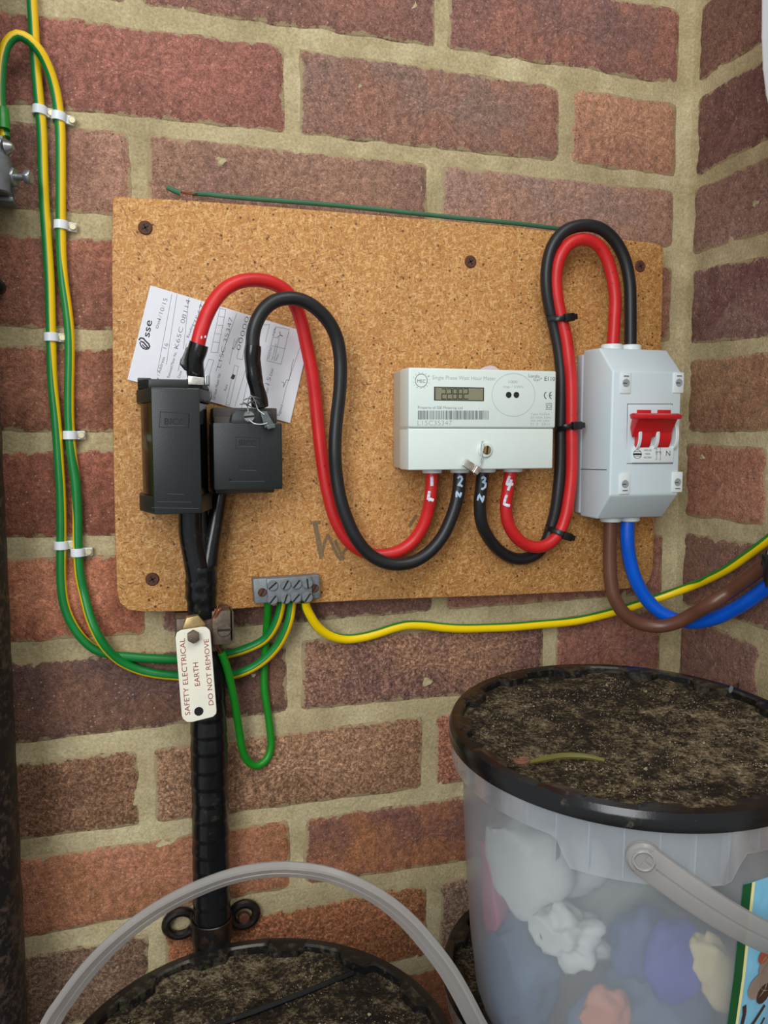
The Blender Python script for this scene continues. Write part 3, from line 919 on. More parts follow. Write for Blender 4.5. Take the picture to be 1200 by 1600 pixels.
mb = MB(); mb.prism([(X0 + 1, 19.6), (X1 - 0.5, 19.6), (X1 - 0.5, 48), (X1 - 7, 62), (X0 + 8, 62), (X0 + 1, 50)], FZ, -264.6, -258.2, 1.0, 2)
mb.box(X0 + 1, X0 + 10, -45, -20, -258.5, -256.5, 0.6); mb.box(X1 - 16, X1 - 3, -45, -20, -258.5, -256.5, 0.6)
mb.build('top_cap', M['bakelite'], fuse, origin=((X0 + X1) / 2, -40, -261))
D1 = 75.4


def E6(x, y): return (200 + x / 4.615, 580 + y / 4.615)


mb = MB()
for a, b2 in (((232, 292), (440, 306)), ((232, 292), (228, 402)), ((228, 402), (437, 410)), ((440, 306), (437, 410))): mb.stroke([E6(*a), E6(*b2)], 0.35, D1)
mb.text('BICC', E6(262, 385), E6(412, 389), 48 / 4.615, D1, thin=0.02)
mb.text('M2:2', E6(285, 880), E6(400, 884), 30 / 4.615, D1, thin=-0.01)
mb.build('raised_lettering', M['emboss'], fuse, origin=B(273, 657, D1), smooth=0)
mb = MB()
for a, b2 in (((228, 404), (440, 412)), ((170, 124), (512, 132)), ((172, 985), (510, 990)), ((440, 306), (438, 410)), ((262, 388), (412, 392)), ((285, 884), (400, 888)), ((215, 940), (455, 944))): mb.stroke([E6(*a), E6(*b2)], 0.28, D1)
mb.build('edge_highlights', M['emboss_hi'], fuse, origin=B(273, 657, D1), smooth=0)  # pale strokes paint the light caught by the relief's edges

# black neutral block beside it
neu = thing('neutral_block', 'squat square dull black bakelite connector block right of the tall fuse unit', 'connector block', (-396, -40, -308))
D2 = 60.0
mb = MB(); mb.box(-420.0, -372.6, -D2, -24, -333.2, -286.8, 1.2)
tabp = [(B(u, v, D2).x, B(u, v, D2).z) for u, v in ((362, 664), (362, 654), (364, 647), (369, 642), (378, 640), (405, 641), (418, 642), (426, 647), (430, 656), (430, 664))]
mb.prism(tabp, FY, 44, D2 - 0.2, 0.7, 2)
mb.build('cover', M['bakelite'], neu, origin=(-396, -40, -308))
mb = MB(); mb.box(-418, -376, -44, -19.6, -336.5, -282, 1.0); p = B(333, 641, 40); q = B(432, 641, 40)
mb.box(-418.5, q.x, -42, -19.6, -286.5, -276, 0.8); mb.build('base', M['brownbase'], neu, origin=(-396, -30, -305))
mb = MB()
for a, b2 in (((780, 474), (952, 480)), ((780, 474), (778, 560)), ((778, 560), (948, 566)), ((952, 480), (948, 566))): mb.stroke([E6(*a), E6(*b2)], 0.35, D2)
mb.text('BICC', E6(800, 536), E6(925, 540), 42 / 4.615, D2, thin=0.02)
mb.text('M2:2', E6(800, 710), E6(925, 712), 36 / 4.615, D2, thin=-0.005)
mb.text('MADE IN ENGLAND', E6(728, 790), E6(990, 790), 20 / 4.615, D2, thin=0.005)
mb.build('raised_lettering', M['emboss'], neu, origin=B(386, 715, D2), smooth=0)
mb = MB()
for a, b2 in (((780, 562), (948, 568)), ((800, 540), (925, 544)), ((805, 714), (925, 716)), ((735, 794), (985, 794)), ((748, 360), (750, 320)), ((750, 320), (765, 290)), ((765, 290), (800, 278)), ((800, 278), (845, 278)), ((750, 362), (740, 366))): mb.stroke([E6(*a), E6(*b2)], 0.3, D2)
mb.build('edge_highlights', M['emboss_hi'], neu, origin=B(386, 715, D2), smooth=0)  # painted edge light under the letters and round the tab


def screw(mbc, c, r, h, ang, mats=(0, 1), n=20, axis=Vector((0, -1, 0)), slotw=0.18, cross=False):
    c = Vector(c); mbc.mi = mats[0]
    mbc.cyl(c, c + axis * h, r, n=n, bev=min(0.5, h * 0.4))
    f = c + axis * (h + 0.06); mbc.mi = mats[1]
    for k in range(2 if cross else 1):
        a = math.radians(ang + 90 * k)
        w = Vector((math.cos(a), 0, math.sin(a))) * r * 0.9; q = Vector((-math.sin(a), 0, math.cos(a))) * r * slotw
        mbc.face([f - w - q, f + w - q, f + w + q, f - w + q])
    mbc.mi = 0


mb = MB(); c = B(389, 651, D2); screw(mb, c, 4.0, 1.3, 5); mb.build('screw', [M['steel'], M['darkslot']], neu, origin=c)

# ------------------------------------------------------------------ metal / plastic security seals
s1 = thing('metal_seal', 'folded shiny metal seal hanging on top of the tall black fuse unit', 'seal', B(310, 594, 64))
mb = MB(); P = [B(294, 587, 66), B(319, 590, 66), B(319, 602, 66), B(294, 601, 66)]
mb.prism([(p.x, p.z) for p in P], FY, 63.5, 66, 0.5, 2); mb.build('seal_body', M['foil'], s1, origin=B(306, 595, 65))
mb = MB(); P = [B(320, 585, 66), B(328, 586, 66), B(328, 602, 66), B(320, 602, 66)]
mb.prism([(p.x, p.z) for p in P], FY, 63.5, 67, 0.5, 2)
for u in (322, 325): mb.cyl(B(u, 588, 67.2), B(u, 600, 67.2), 0.35, n=8)
mb.build('crimp', M['steel'], s1, origin=B(324, 594, 65))
mb = MB()
pa = spline(px([(325, 603, 66), (330, 614, 66), (329, 624, 64), (322, 628, 60)]), 1.5); mb.tube([p[:3] for p in pa], 0.45, 8); mb.build('seal_wire', M['steel'], s1, origin=B(326, 612, 65))

s2 = thing('clear_seal', 'grey clear plastic seal on a wire loop on the squat connector block', 'seal', B(415, 655, 63))
mb = MB(); P = [B(407, 643, 64), B(417, 643, 64), B(430, 665, 64), B(414, 669, 64)]
mb.prism([(p.x, p.z) for p in P], FY, 61, 63.5, 0.5, 2)
P = [B(416, 663, 64), B(429, 662, 64), B(431, 668, 64), B(418, 671, 64)]; mb.prism([(p.x, p.z) for p in P], FY, 61, 65, 0.5, 2)
mb.build('seal_body', M['clearseal'], s2, origin=B(417, 655, 63))
mb = MB()
pa = spline(px([(388, 645, 63), (387, 630, 60), (392, 618, 56), (399, 628, 60), (403, 640, 63), (413, 648, 65)]), 1.5); mb.tube([p[:3] for p in pa], 0.45, 8)
pa = spline(px([(389, 656, 63), (397, 662, 64), (410, 663, 65), (418, 661, 65)]), 1.5); mb.tube([p[:3] for p in pa], 0.5, 8)
r2 = random.Random(3)
for k in range(7):
    u, v = r2.uniform(382, 402), r2.uniform(622, 636)
    pa = spline(px([(u - 7, v + r2.uniform(-4, 4), 60), (u, v + r2.uniform(-5, 5), 62 + r2.uniform(0, 3)), (u + 6, v + r2.uniform(-4, 4), 60)]), 1.5); mb.tube([p[:3] for p in pa], 0.4, 6)
mb.build('seal_wire', M['steel'], s2, origin=B(400, 650, 63))

# ------------------------------------------------------------------ electricity meter
DM = 57.0
mx0, mx1 = -278.4, -158.3
meter = thing('electricity_meter', 'white plastic electricity meter with a small digital display, centre of the board', 'electricity meter', (-218, -40, -284))
zt, zs, zb = -246.0, B(750, 669, DM).z, -321.2
mb = MB(); mb.box(mx0, mx1, -DM + 3, -D0, zb + 0.4, zt - 0.2, 1.5, 3); mb.build('case', M['meterside'], meter, origin=(-218, -40, -284))
mb = MB(); mb.box(mx0 - 0.1, mx1 + 0.1, -DM, -DM + 22, zs + 0.4, zt, 1.3, 3); mb.build('front_cover', M['meterwhite'], meter, origin=(-218, -50, -266))
mb = MB(); mb.box(mx0 - 0.1, mx1 - 1.6, -DM, -DM + 22, zb, zs - 0.4, 1.0, 3); mb.build('terminal_cover', M['meterwhite'], meter, origin=(-218, -50, -305))


def E7(x, y): return (600 + x / 4.0, 560 + y / 4.0)


mb = MB(); a, b2 = B(*E7(312, 176), DM), B(*E7(625, 268), DM)
mb.box(a.x, b2.x, -DM - 0.25, -DM + 2, b2.z, a.z, 0.3); mb.build('display_frame', M['lcdframe'], meter, origin=B(717, 615, DM))
mb = MB(); a, b2 = B(*E7(321, 183), DM), B(*E7(617, 262), DM)
mb.box(a.x, b2.x, -DM - 0.4, -DM + 1, b2.z, a.z, 0); dsp = mb.build('display', M['lcd'], meter, origin=B(717, 615, DM), smooth=0)
# seven-segment digits 22882
SEG = {'2': 'abged', '8': 'abcdefg'}
mb = MB()
for k, ch in enumerate('22882'):
    ux0 = 362 + k * 34.5; ux1 = ux0 + 25; t, mdl, bt = 190, 222, 254
    seg = {'a': ((ux0, t), (ux1, t)), 'g': ((ux0, mdl), (ux1, mdl)), 'd': ((ux0, bt), (ux1, bt)), 'f': ((ux0, t + 2), (ux0, mdl - 2)), 'e': ((ux0 - 1, mdl + 2), (ux0 - 1, bt - 2)), 'b': ((ux1 + 1, t + 2), (ux1 + 1, mdl - 2)), 'c': ((ux1, mdl + 2), (ux1, bt - 2))}
    for s in SEG[ch]: mb.stroke([E7(*seg[s][0]), E7(*seg[s][1])], 0.6, DM + 0.4)
mb.build('digits', M['lcdseg'], meter, origin=B(717, 615, DM + 0.4), smooth=0)
mb = MB(); rb = random.Random(11); x = 212.0
while x < 657:
    w = rb.choice([2, 2, 3.5, 5.5]); mb.rect(*E7(x, 326), *E7(min(x + w, 659), 382), DM); x += w + rb.choice([2, 2.5, 4.5])
mb.build('barcode', M['print_mid'], meter, origin=B(709, 648, DM), smooth=0)
mb = MB()
mb.text('Single Phase Watt Hour Meter', E7(302, 130), E7(697, 137), 24 / 4, DM, thin=-0.012)
mb.text('L15C35347', E7(210, 418), E7(424, 418), 30 / 4, DM, thin=-0.015)
mb.text('1000', E7(780, 155), E7(834, 156), 18 / 4, DM, thin=-0.012); mb.text('imp / kWh', E7(745, 184), E7(872, 186), 17 / 4, DM, thin=-0.012)
for k, s in enumerate(('Type 5235A', '20-100A 50Hz', 'Wh 2W 230V', 'Cl. 2   2015')): mb.text(s, E7(915, 354 + k * 21), E7(1046 if k == 1 else 1036, 355 + k * 21), 13 / 4, DM, thin=-0.012)
cx, cyy = E7(815, 228)
pts = [B(cx + 33.5 * math.cos(a) - 1.5, cyy + 33.5 * math.sin(a), DM + 0.12) for a in [2 * math.pi * i / 48 for i in range(49)]]
mb.ribbon(pts, 0.22)
mb.text('+', E7(270, 120), E7(288, 120), 18 / 4, DM, thin=0)
for k in range(14):   # small ring of letters round the approval mark
    a = math.radians(200 + k * 25); u, v = 233 + 50 * math.cos(a), 138 + 48 * math.sin(a)
    mb.stroke([E7(u, v), E7(u + 7 * math.cos(a + 1.2), v + 7 * math.sin(a + 1.2))], 0.3, DM)
mb.build('pale_lettering', M['print_grey'], meter, origin=B(750, 620, DM), smooth=0)
mb = MB()
mb.text('Property of SSE Metering Ltd', E7(212, 314), E7(490, 317), 17 / 4, DM, thin=-0.012)
mb.text('E110', E7(1003, 139), E7(1068, 141), 26 / 4, DM, thin=0.004)
mb.text('Landis', E7(903, 117), E7(972, 122), 20 / 4, DM, thin=-0.008); mb.text('Gyr', E7(934, 140), E7(976, 142), 18 / 4, DM, thin=-0.008); mb.text('+', E7(976, 132), E7(988, 132), 13 / 4, DM)
pts = [B(E7(233 + 37 * math.cos(a), 0)[0], E7(0, 138 + 41 * math.sin(a))[1], DM + 0.12) for a in [2 * math.pi * i / 36 for i in range(37)]]
mb.ribbon(pts, 0.4)
mb.text('MEC', E7(208, 150), E7(258, 152), 20 / 4, DM, thin=-0.005)
for (cx0, ) in ((1010,), (1042,)):
    pts = [B(*E7(cx0 + 12 + 20 * math.cos(a), 231 + 22 * math.sin(a)), DM + 0.12) for a in [math.radians(115 + 130 * i / 12) for i in range(13)]]
    mb.ribbon(pts, 0.75)
mb.stroke([E7(1034, 231), E7(1046, 231)], 0.75, DM)
for r0 in (17, 8):
    q = [(1030 - r0, 300 - r0 * 1.1), (1030 + r0, 300 - r0 * 1.1), (1030 + r0, 300 + r0 * 1.1), (1030 - r0, 300 + r0 * 1.1), (1030 - r0, 300 - r0 * 1.1)]
    mb.stroke([E7(*p) for p in q], 0.35, DM)
mb.build('dark_lettering', M['print_mid'], meter, origin=B(850, 615, DM), smooth=0)
for u in (779, 827):
    mb = MB(); c = B(*E7(u, 228), DM); mb.cyl(c + Vector((0, 2, 0)), c + Vector((0, -0.5, 0)), 2.35, n=20, bev=0.3); mb.build('sensor_window', M['lens'], meter, origin=c)
mb = MB(); c = B(*E7(630, 572), DM)
mb.cyl(c + Vector((0, 3, 0)), c + Vector((0, -2.2, 0)), 5.8, n=28, bev=0.8); mb.build('screw_boss', M['meterwhite'], meter, origin=c)
mb = MB(); c2 = c + Vector((0.6, -2.2, 0)); screw(mb, c2, 3.4, 1.2, 82, slotw=0.2); mb.build('brass_screw', [M['brass'], M['darkslot']], meter, origin=c2)
for u in (301, 474, 638, 806):
    mb = MB(); c = B(*E7(u, 700), 40); c.z = zb
    mb.cyl(c + Vector((0, 0, 3)), c + Vector((0, 0, -3.0)), 7.6, n=28, bev=0.6); mb.build('cable_gland', M['collar'], meter, origin=c)
s3 = thing('metal_seal', 'small crimped metal seal on a wire hanging from the meter terminal cover', 'seal', B(737, 727, DM + 3))
mb = MB(); P = [B(*E7(x, y), DM + 4) for x, y in ((518, 628), (570, 662), (545, 705), (490, 668))]
mb.prism([(p.x, p.z) for p in P], FY, DM + 1.5, DM + 4, 0.5, 2)
P = [B(*E7(x, y), DM + 4) for x, y in ((572, 662), (612, 688), (584, 730), (548, 706))]; mb.prism([(p.x, p.z) for p in P], FY, DM + 1.2, DM + 4.6, 0.5, 2)
mb.cyl(B(*E7(584, 676), DM + 4.7), B(*E7(560, 714), DM + 4.7), 0.5, n=8)
mb.build('seal_body', M['foil'], s3, origin=B(737, 727, DM + 3))
mb = MB(); pa = spline(px([(*E7(588, 690), DM + 4), (*E7(612, 640), DM + 4), (*E7(606, 560), DM + 3), (*E7(616, 515), DM + 2), (*E7(626, 530), DM + 3.2), (*E7(612, 600), DM + 4), (*E7(600, 670), DM + 4)]), 1.5)
mb.tube([p[:3] for p in pa], 0.35, 8); mb.build('seal_wire', M['steel'], s3, origin=B(752, 705, DM + 3))

mb = MB(); P = [B(u, v, 24) for u, v in ((748, 582), (757, 576), (768, 572.5), (776, 574), (786, 582))]
mb.prism([(p.x, p.z + 1.2) for p in P], FY, 20, 20.4); o = mb.build('paper_scrap', plain('pinkish_paper', (216, 196, 204), 0.8), origin=P[2], smooth=0)
tag(o, 'tiny pinkish paper scrap poking up from behind the electricity meter', 'paper')

# ------------------------------------------------------------------ isolator switch
ix0, ix1 = -117.5, -54.6
iso = thing('isolator_switch', 'pale grey switch enclosure with a red toggle at the right end of the board', 'isolator switch', (-86, -45, -294))
mb = MB(); mb.box(ix0 - 0.6, ix1 - 3, -27, -D0, -360.4, -229, 1.5, 3); mb.build('back_plate', M['isoback'], iso, origin=(-86, -22, -294))
side = [(27, -226.0), (51, -226.3), (71, -245.9), (71, -342.6), (52, -362.6), (27, -362.6)]
FX = lambda p, h: (h, -p[0], p[1])
mb = MB(); mb.prism(side, FX, ix0, ix1, 1.6, 3); mb.build('case', M['isowhite'], iso, origin=(-86, -45, -294))
DI = 71.0


def E8(x, y): return (880 + x / 5.0, 520 + y / 5.0)


mb = MB()
p, q = Vector((ix0 - 0.12, -27, B(911, 733, 27).z)), Vector((ix0 - 0.12, -66, B(952, 734, 66).z))
w = Vector((0, 0, 0.35)); mb.face([p - w, q - w, q + w, p + w])
a, b2, c, d_ = [B(*E8(x, y), DI + 0.05) for x, y in ((502, 556), (852, 556), (854, 1022), (498, 1022))]
for s_, e_ in ((a, b2), (a, d_), (b2, c), (d_, c)): mb.ribbon([s_, e_], 0.5)
mb.build('seam', M['gapdark'], iso, origin=(-86, -60, -294), smooth=0)
mb = MB(); a, b2 = B(*E8(506, 562), DI), B(*E8(848, 1016), DI)
mb.box(a.x, b2.x, -DI - 0.2, -DI + 3, b2.z, a.z, 0.2); mb.build('switch_module', M['isowhite'], iso, origin=B(1015, 678, DI))
mb = MB(); a, b2 = B(*E8(538, 885), DI), B(*E8(850, 1012), DI)
mb.box(a.x, b2.x, -DI - 2.0, -DI + 2, b2.z, a.z, 0.5)
mb.build('rating_plate', M['collar'], iso, origin=B(1018, 710, DI))
# white cheeks beside the toggle legs
cz = B(1015, 682, DI).z
legs = []
for xpx in (570, 708, 858):
    c = B(*E8(xpx, 800), DI)
    mb = MB(); pts = []
    for i in range(13):
        a = math.radians(-78 + 156 * i / 12); pts.append((DI - 1 + 7.2 * math.cos(a), cz + 1.0 + 12.2 * math.sin(a)))
    mb.prism(pts, FX, c.x - 1.5, c.x + 1.5, 0.4, 1); mb.build('toggle_cheek', M['collar'], iso, origin=c)
for (xa, xb) in ((582, 692), (742, 846)):
    A_, B_ = B(*E8(xa, 800), DI + 5), B(*E8(xb, 800), DI + 5)
    mb = MB(); pts = []
    for i in range(13):
        a = math.radians(-75 + 150 * i / 12); pts.append((DI - 1 + 6.6 * math.cos(a), cz + 1.0 + 11.0 * math.sin(a)))
    mb.prism(pts, FX, A_.x, B_.x, 0.4, 1)
    mb.build('toggle_leg', M['switchred'], iso, origin=A_)
    mb = MB(); p0, p1 = B(*E8(xa - 8, 602), DI), B(*E8(xb - 12, 640), DI)
    mb.box(p0.x, p1.x, -DI - 1.2, -DI + 1, p1.z, p0.z, 0.2); mb.build('toggle_tab', M['switchred'], iso, origin=p0)
A_, B_ = B(*E8(575, 700), DI + 10), B(*E8(880, 700), DI + 10)
zt2 = B(*E8(740, 638), DI + 17).z
mb = MB()
prof = [(DI + 4, cz - 0.5), (DI + 7, cz + 6), (DI + 14, zt2 - 1.0), (DI + 17, zt2 - 2.4), (DI + 17.4, zt2 - 0.6), (DI + 13, zt2 + 0.8), (DI + 4, zt2 - 0.5), (DI + 1, cz + 7)]
mb.prism([(p[0], p[1]) for p in prof], lambda p, h: (h, -p[0], p[1]), A_.x, B_.x, 0.5, 2)
prof2 = [(DI + 11, zt2 - 3.6), (DI + 17.4, zt2 - 3.2), (DI + 18, zt2 - 0.4), (DI + 13, zt2 + 1.2), (DI + 9, zt2)]
A2, B2 = B(*E8(556, 660), DI + 16), B(*E8(920, 655), DI + 16)
mb.prism(prof2, lambda p, h: (h, -p[0], p[1]), A2.x, B2.x, 0.6, 2)
mb.build('toggle_bar', M['switchred'], iso, origin=A_)
DQ = DI + 2.0
mb = MB(); mb.text('N', E8(803, 961), E8(836, 961), 40 / 5, DQ, thin=-0.005)
mb.text('WS102', E8(630, 925), E8(690, 925), 14 / 5, DQ); mb.text('100A', E8(640, 952), E8(680, 952), 13 / 5, DQ); mb.text('AC22A', E8(630, 980), E8(690, 980), 14 / 5, DQ)
pts = [B(*E8(580 + 32 * math.cos(a), 948 + 34 * math.sin(a)), DQ + 0.12) for a in [2 * math.pi * i / 30 for i in range(31)]]; mb.ribbon(pts, 0.35)
mb.rect(*E8(546, 941), *E8(614, 957), DQ)
for yy in (928, 966): mb.stroke([E8(556, yy), E8(604, yy)], 0.3, DQ)
for xx in (728, 758):
    mb.stroke([E8(xx - 6, 900), E8(xx + 2, 900), E8(xx + 2, 918), E8(xx - 4, 930)], 0.3, DQ)
    mb.stroke([E8(xx + 2, 945), E8(xx + 2, 968)], 0.3, DQ)
    pts = [B(*E8(xx + 2 + 6 * math.cos(a), 940 + 7 * math.sin(a)), DQ + 0.12) for a in [2 * math.pi * i / 12 for i in range(13)]]; mb.ribbon(pts, 0.3)
    mb.stroke([E8(xx - 6, 992), E8(xx + 2, 990), E8(xx + 2, 968)], 0.3, DQ)
mb.stroke([E8(728, 930), E8(765, 930)], 0.3, DQ)
mb.build('dark_lettering', M['print_dark'], iso, origin=B(1018, 710, DI), smooth=0)
for (x, y, fl_) in ((485, 392, 1), (898, 390, 1), (478, 1180, -1), (888, 1166, -1)):
    c = B(*E8(x, y), DI); mb = MB()
    mb.box(c.x - 4.9, c.x + 4.9, -DI - 1.1, -DI + 1, c.z - 8.3, c.z + 8.3, 1.0, 2)
    o = mb.build('screw_cover', M['collar'], iso, origin=c)
    mb = MB(); mb.cyl(c + Vector((0, -1, 0)), c + Vector((0, -1.5, 0)), 3.2, n=20, bev=0.3); mb.mi = 1
    mb.box(c.x - 2.2, c.x + 2.2, -DI - 1.45, -DI, c.z + fl_ * 5.2 - 0.35, c.z + fl_ * 5.2 + 0.35)
    mb.box(c.x - 2.8, c.x + 0.6, -DI - 1.62, -DI, c.z - 0.7, c.z + 0.1)
    mb.build('cover_screw', [plain('grey_recess', (150, 158, 162), 0.5) if 'grey_recess' not in bpy.data.materials else bpy.data.materials['grey_recess'], M['gapdark']], o, origin=c)
for (u, v, up_) in ((956, 540, 1), (985, 540, 1), (954, 814, -1), (983, 814, -1)):
    c = B(u, v, 38); c.z = -226.0 if up_ > 0 else -362.6
    mb = MB(); mb.cyl(c + Vector((0, 0, -3 * up_)), c + Vector((0, 0, 4.2 * up_)), 8.8, n=30, bev=0.7); mb.build('cable_gland', M['collar'], iso, origin=c)

# ------------------------------------------------------------------ meter tails and other thick cables
def cable(name, label, path, r, mat, part=None, stripe=False, step=3.0, n=20):
    pts = px(path); sp = spline(pts, step)
    mb = MB(); mb.tube([p[:3] for p in sp], r, n, stripe=[(p[3], p[4]) for p in sp] if stripe else None)
    org = sp[len(sp) // 2][:3]
    o = mb.build(name, mat, part, origin=org)
    if part is None: tag(o, label, 'cable')
    return o, sp


red1_path = [(304.5, 572, 59), (306, 556, 61), (308.5, 541, 62), (313, 521, 61), (321, 497, 58), (334.7, 470.7, 55), (353, 450.7, 52), (377, 439.5, 49), (401, 437.5, 46), (425, 442, 43), (446.7, 455, 40), (460, 474, 37),
             (470, 500, 34), (479, 540, 31), (487, 580, 29), (492.5, 620, 27), (496.5, 660, 26), (501, 700, 26), (506.5, 740, 26), (513.5, 775, 26), (523.5, 810, 26), (540, 840, 26), (560, 858, 26), (582, 866, 26),
             (600, 867, 27), (624, 861, 28), (645, 846, 30), (660, 824, 33), (669, 798, 36), (672.8, 775, 39), (674.5, 750, 40), (675, 735, 40)]
blk1_path = [(404, 636, 52), (402, 615, 53), (398.7, 585, 54), (395.5, 553, 55), (395, 526, 56), (400, 505, 57), (412, 484, 57), (430.7, 470, 56), (454.7, 466, 55), (476, 471, 53), (494, 482, 51),
             (513, 502, 48), (526, 528, 45), (531.5, 560, 43), (532, 590, 42), (530, 620, 41), (526.5, 650, 40), (524, 680, 40), (523.5, 710, 40), (525.5, 740, 39), (531, 775, 39), (540, 805, 39), (556, 840, 39), (575, 864, 38),
             (596, 877, 38), (618, 882, 38), (645, 878, 38), (669, 864, 39), (690, 840, 40), (703.5, 813, 40), (712.5, 786, 40), (716.5, 765, 40), (718.5, 735, 40)]
blk2_path = [(755, 735, 40), (751.5, 765, 39), (749.5, 789, 37), (753, 819, 34), (765, 843, 30), (780, 860, 27), (798, 871, 25), (816, 873.5, 24), (837, 866, 24), (852, 849, 25), (861, 825, 26), (868.5, 795, 28),
             (872.5, 765, 29), (875, 735, 29), (876, 700, 29), (876, 660, 29), (877, 620, 29), (877, 580, 29), (873, 545, 29), (866, 510, 29), (858, 475, 30), (854, 445, 31), (855, 415, 32), (863, 385, 34), (880, 363, 36), (908, 352.5, 37), (938, 357, 38),
             (962, 378, 38), (977, 408, 38), (983.5, 440, 38), (985, 480, 38), (985, 540, 38)]
red2_path = [(798.6, 735, 40), (793.5, 765, 39), (790.5, 789, 38), (793.5, 816, 37), (804, 836, 36), (819, 849.5, 35), (837, 855, 35), (855, 851, 35), (873, 834, 35), (883.5, 807, 35), (889.5, 774, 35), (893, 740, 35),
             (893.5, 700, 35), (893, 660, 35), (893, 620, 35), (892, 590, 35), (889, 560, 35), (884, 525, 34), (876, 492, 33), (870, 460, 33), (869, 430, 34), (875, 402, 36), (890, 381, 37), (912, 374, 38), (934, 383, 38),
             (948, 404, 38), (956, 430, 38), (961, 465, 38), (960, 500, 38), (957.5, 540, 38)]
rt1 = thing('red_meter_tail', 'red cable arching from the tall fuse unit down to the meter', 'cable', B(440, 460, 40))
o, sp_r1 = cable('insulation', None, red1_path, 4.9, M['red'], rt1)
bt1 = thing('black_meter_tail', 'black cable arching from the squat connector block down to the meter', 'cable', B(520, 520, 45))
o, sp_b1 = cable('insulation', None, blk1_path, 4.9, M['black_ins'], bt1)
bt2 = thing('black_meter_tail', 'black cable looping under the meter and up over into the switch enclosure', 'cable', B(876, 640, 30))
o, sp_b2 = cable('insulation', None, blk2_path, 4.9, M['black_ins'], bt2)
rt2 = thing('red_meter_tail', 'red cable looping inside the black one from meter to switch enclosure', 'cable', B(893, 640, 35))
o, sp_r2 = cable('insulation', None, red2_path, 4.9, M['red'], rt2)


def paint(strokes, sp, r, mat, parent, w=0.85):
    """hand painted strokes laid on a cable's surface"""
    mb = MB(); A = [Vector(p[:3]) for p in sp]; org = None
    for st in strokes:
        pts = []
        dense = []
        for i in range(len(st) - 1):
            for j in range(4): dense.append((st[i][0] + (st[i + 1][0] - st[i][0]) * j / 4, st[i][1] + (st[i + 1][1] - st[i][1]) * j / 4))
        dense.append(st[-1])
        for (u, v) in dense:
            rd = Vector(ray(u, v)).normalized(); co = Vector(CAM)
            # nearest cable point to the ray
            best = min(A, key=lambda p: ((p - co) - rd * (p - co).dot(rd)).length if abs(p.y + 45) < 60 else 1e9)
            t = (best - co).dot(rd); off = min(((best - co) - rd * t).length, r * 0.8)
            pts.append(co + rd * (t - math.sqrt(r * r - off * off) - 0.3))
        org = org or pts[0]
        mb.tube(pts, w, 8, flat=0.45)
    mb.build('paint_mark', mat, parent, origin=org)


def E9(x, y): return (600 + x / 3.3333, 720 + y / 3.3333)


def e9(l): return [[E9(*p) for p in s] for s in l]


paint(e9([[(249, 82), (250, 105), (250, 130)], [(237, 158), (234, 180), (230, 203)], [(230, 205), (243, 200), (257, 207)]]), sp_r1, 4.9, M['paint'], rt1, 1.3)
paint(e9([[(384, 92), (394, 82), (404, 84), (407, 96), (398, 112), (386, 128), (398, 126), (408, 134)], [(378, 190), (378, 160), (397, 188), (402, 165)]]), sp_b1, 4.9, M['paintb'], bt1, 0.9)
paint(e9([[(508, 94), (518, 84), (528, 92), (524, 105), (514, 110), (530, 118), (528, 136), (514, 148), (506, 144)], [(488, 206), (496, 174), (514, 214), (520, 182)]]), sp_b2, 4.9, M['paintb'], bt2, 0.9)
paint(e9([[(655, 80), (645, 105), (640, 122), (656, 124), (672, 122)], [(664, 98), (656, 130), (646, 155)], [(640, 178), (632, 200), (626, 226), (640, 232), (654, 234)]]), sp_r2, 4.9, M['paint'], rt2, 1.2)
paint([[E5(482, 390), E5(505, 402), E5(530, 396)]], sp_r1, 4.9, M['paint'], rt1, 1.1)
paint([[E5(795, 525), E5(812, 530), E5(826, 540)], [E5(826, 540), E5(800, 480)], [E5(800, 480), E5(826, 462), E5(822, 500)]], sp_b1, 4.9, M['paintb'], bt1, 0.7)

# taped ends at the service blocks
mb = MB(); pts = px([(311, 537, 62), (307, 550, 61), (304, 562, 60), (304, 575, 58), (306, 590, 55), (307, 602, 52)])
sp = spline(pts, 2); mb.tube([p[:3] for p in sp], [6.6 - 0.7 * math.sin(i / len(sp) * 2.6) + 0.25 * math.sin(i * 1.1) for i in range(len(sp))], 18, wob=0.12)
P = [B(u, v, 60) for u, v in ((292, 541), (303, 545), (303, 580), (289, 579), (280, 568))]
mb.prism([(p.x, p.z) for p in P], FY, 57, 61, 1.0, 2)
mb.build('tape_wrapping', M['tape'], rt1, origin=B(304, 560, 60))
mb = MB(); sp = spline(px([(395, 540, 56.5), (394, 558, 56), (396, 580, 55), (400, 600, 54), (404, 615, 53), (407, 635, 50)]), 2)
mb.tube([p[:3] for p in sp], [5.7 - 0.35 * math.sin(i / len(sp) * 3.1) + 0.25 * math.sin(i * 0.9) for i in range(len(sp))], 18, wob=0.12)
mb.build('tape_wrapping', M['tape'], bt1, origin=B(400, 600, 54))

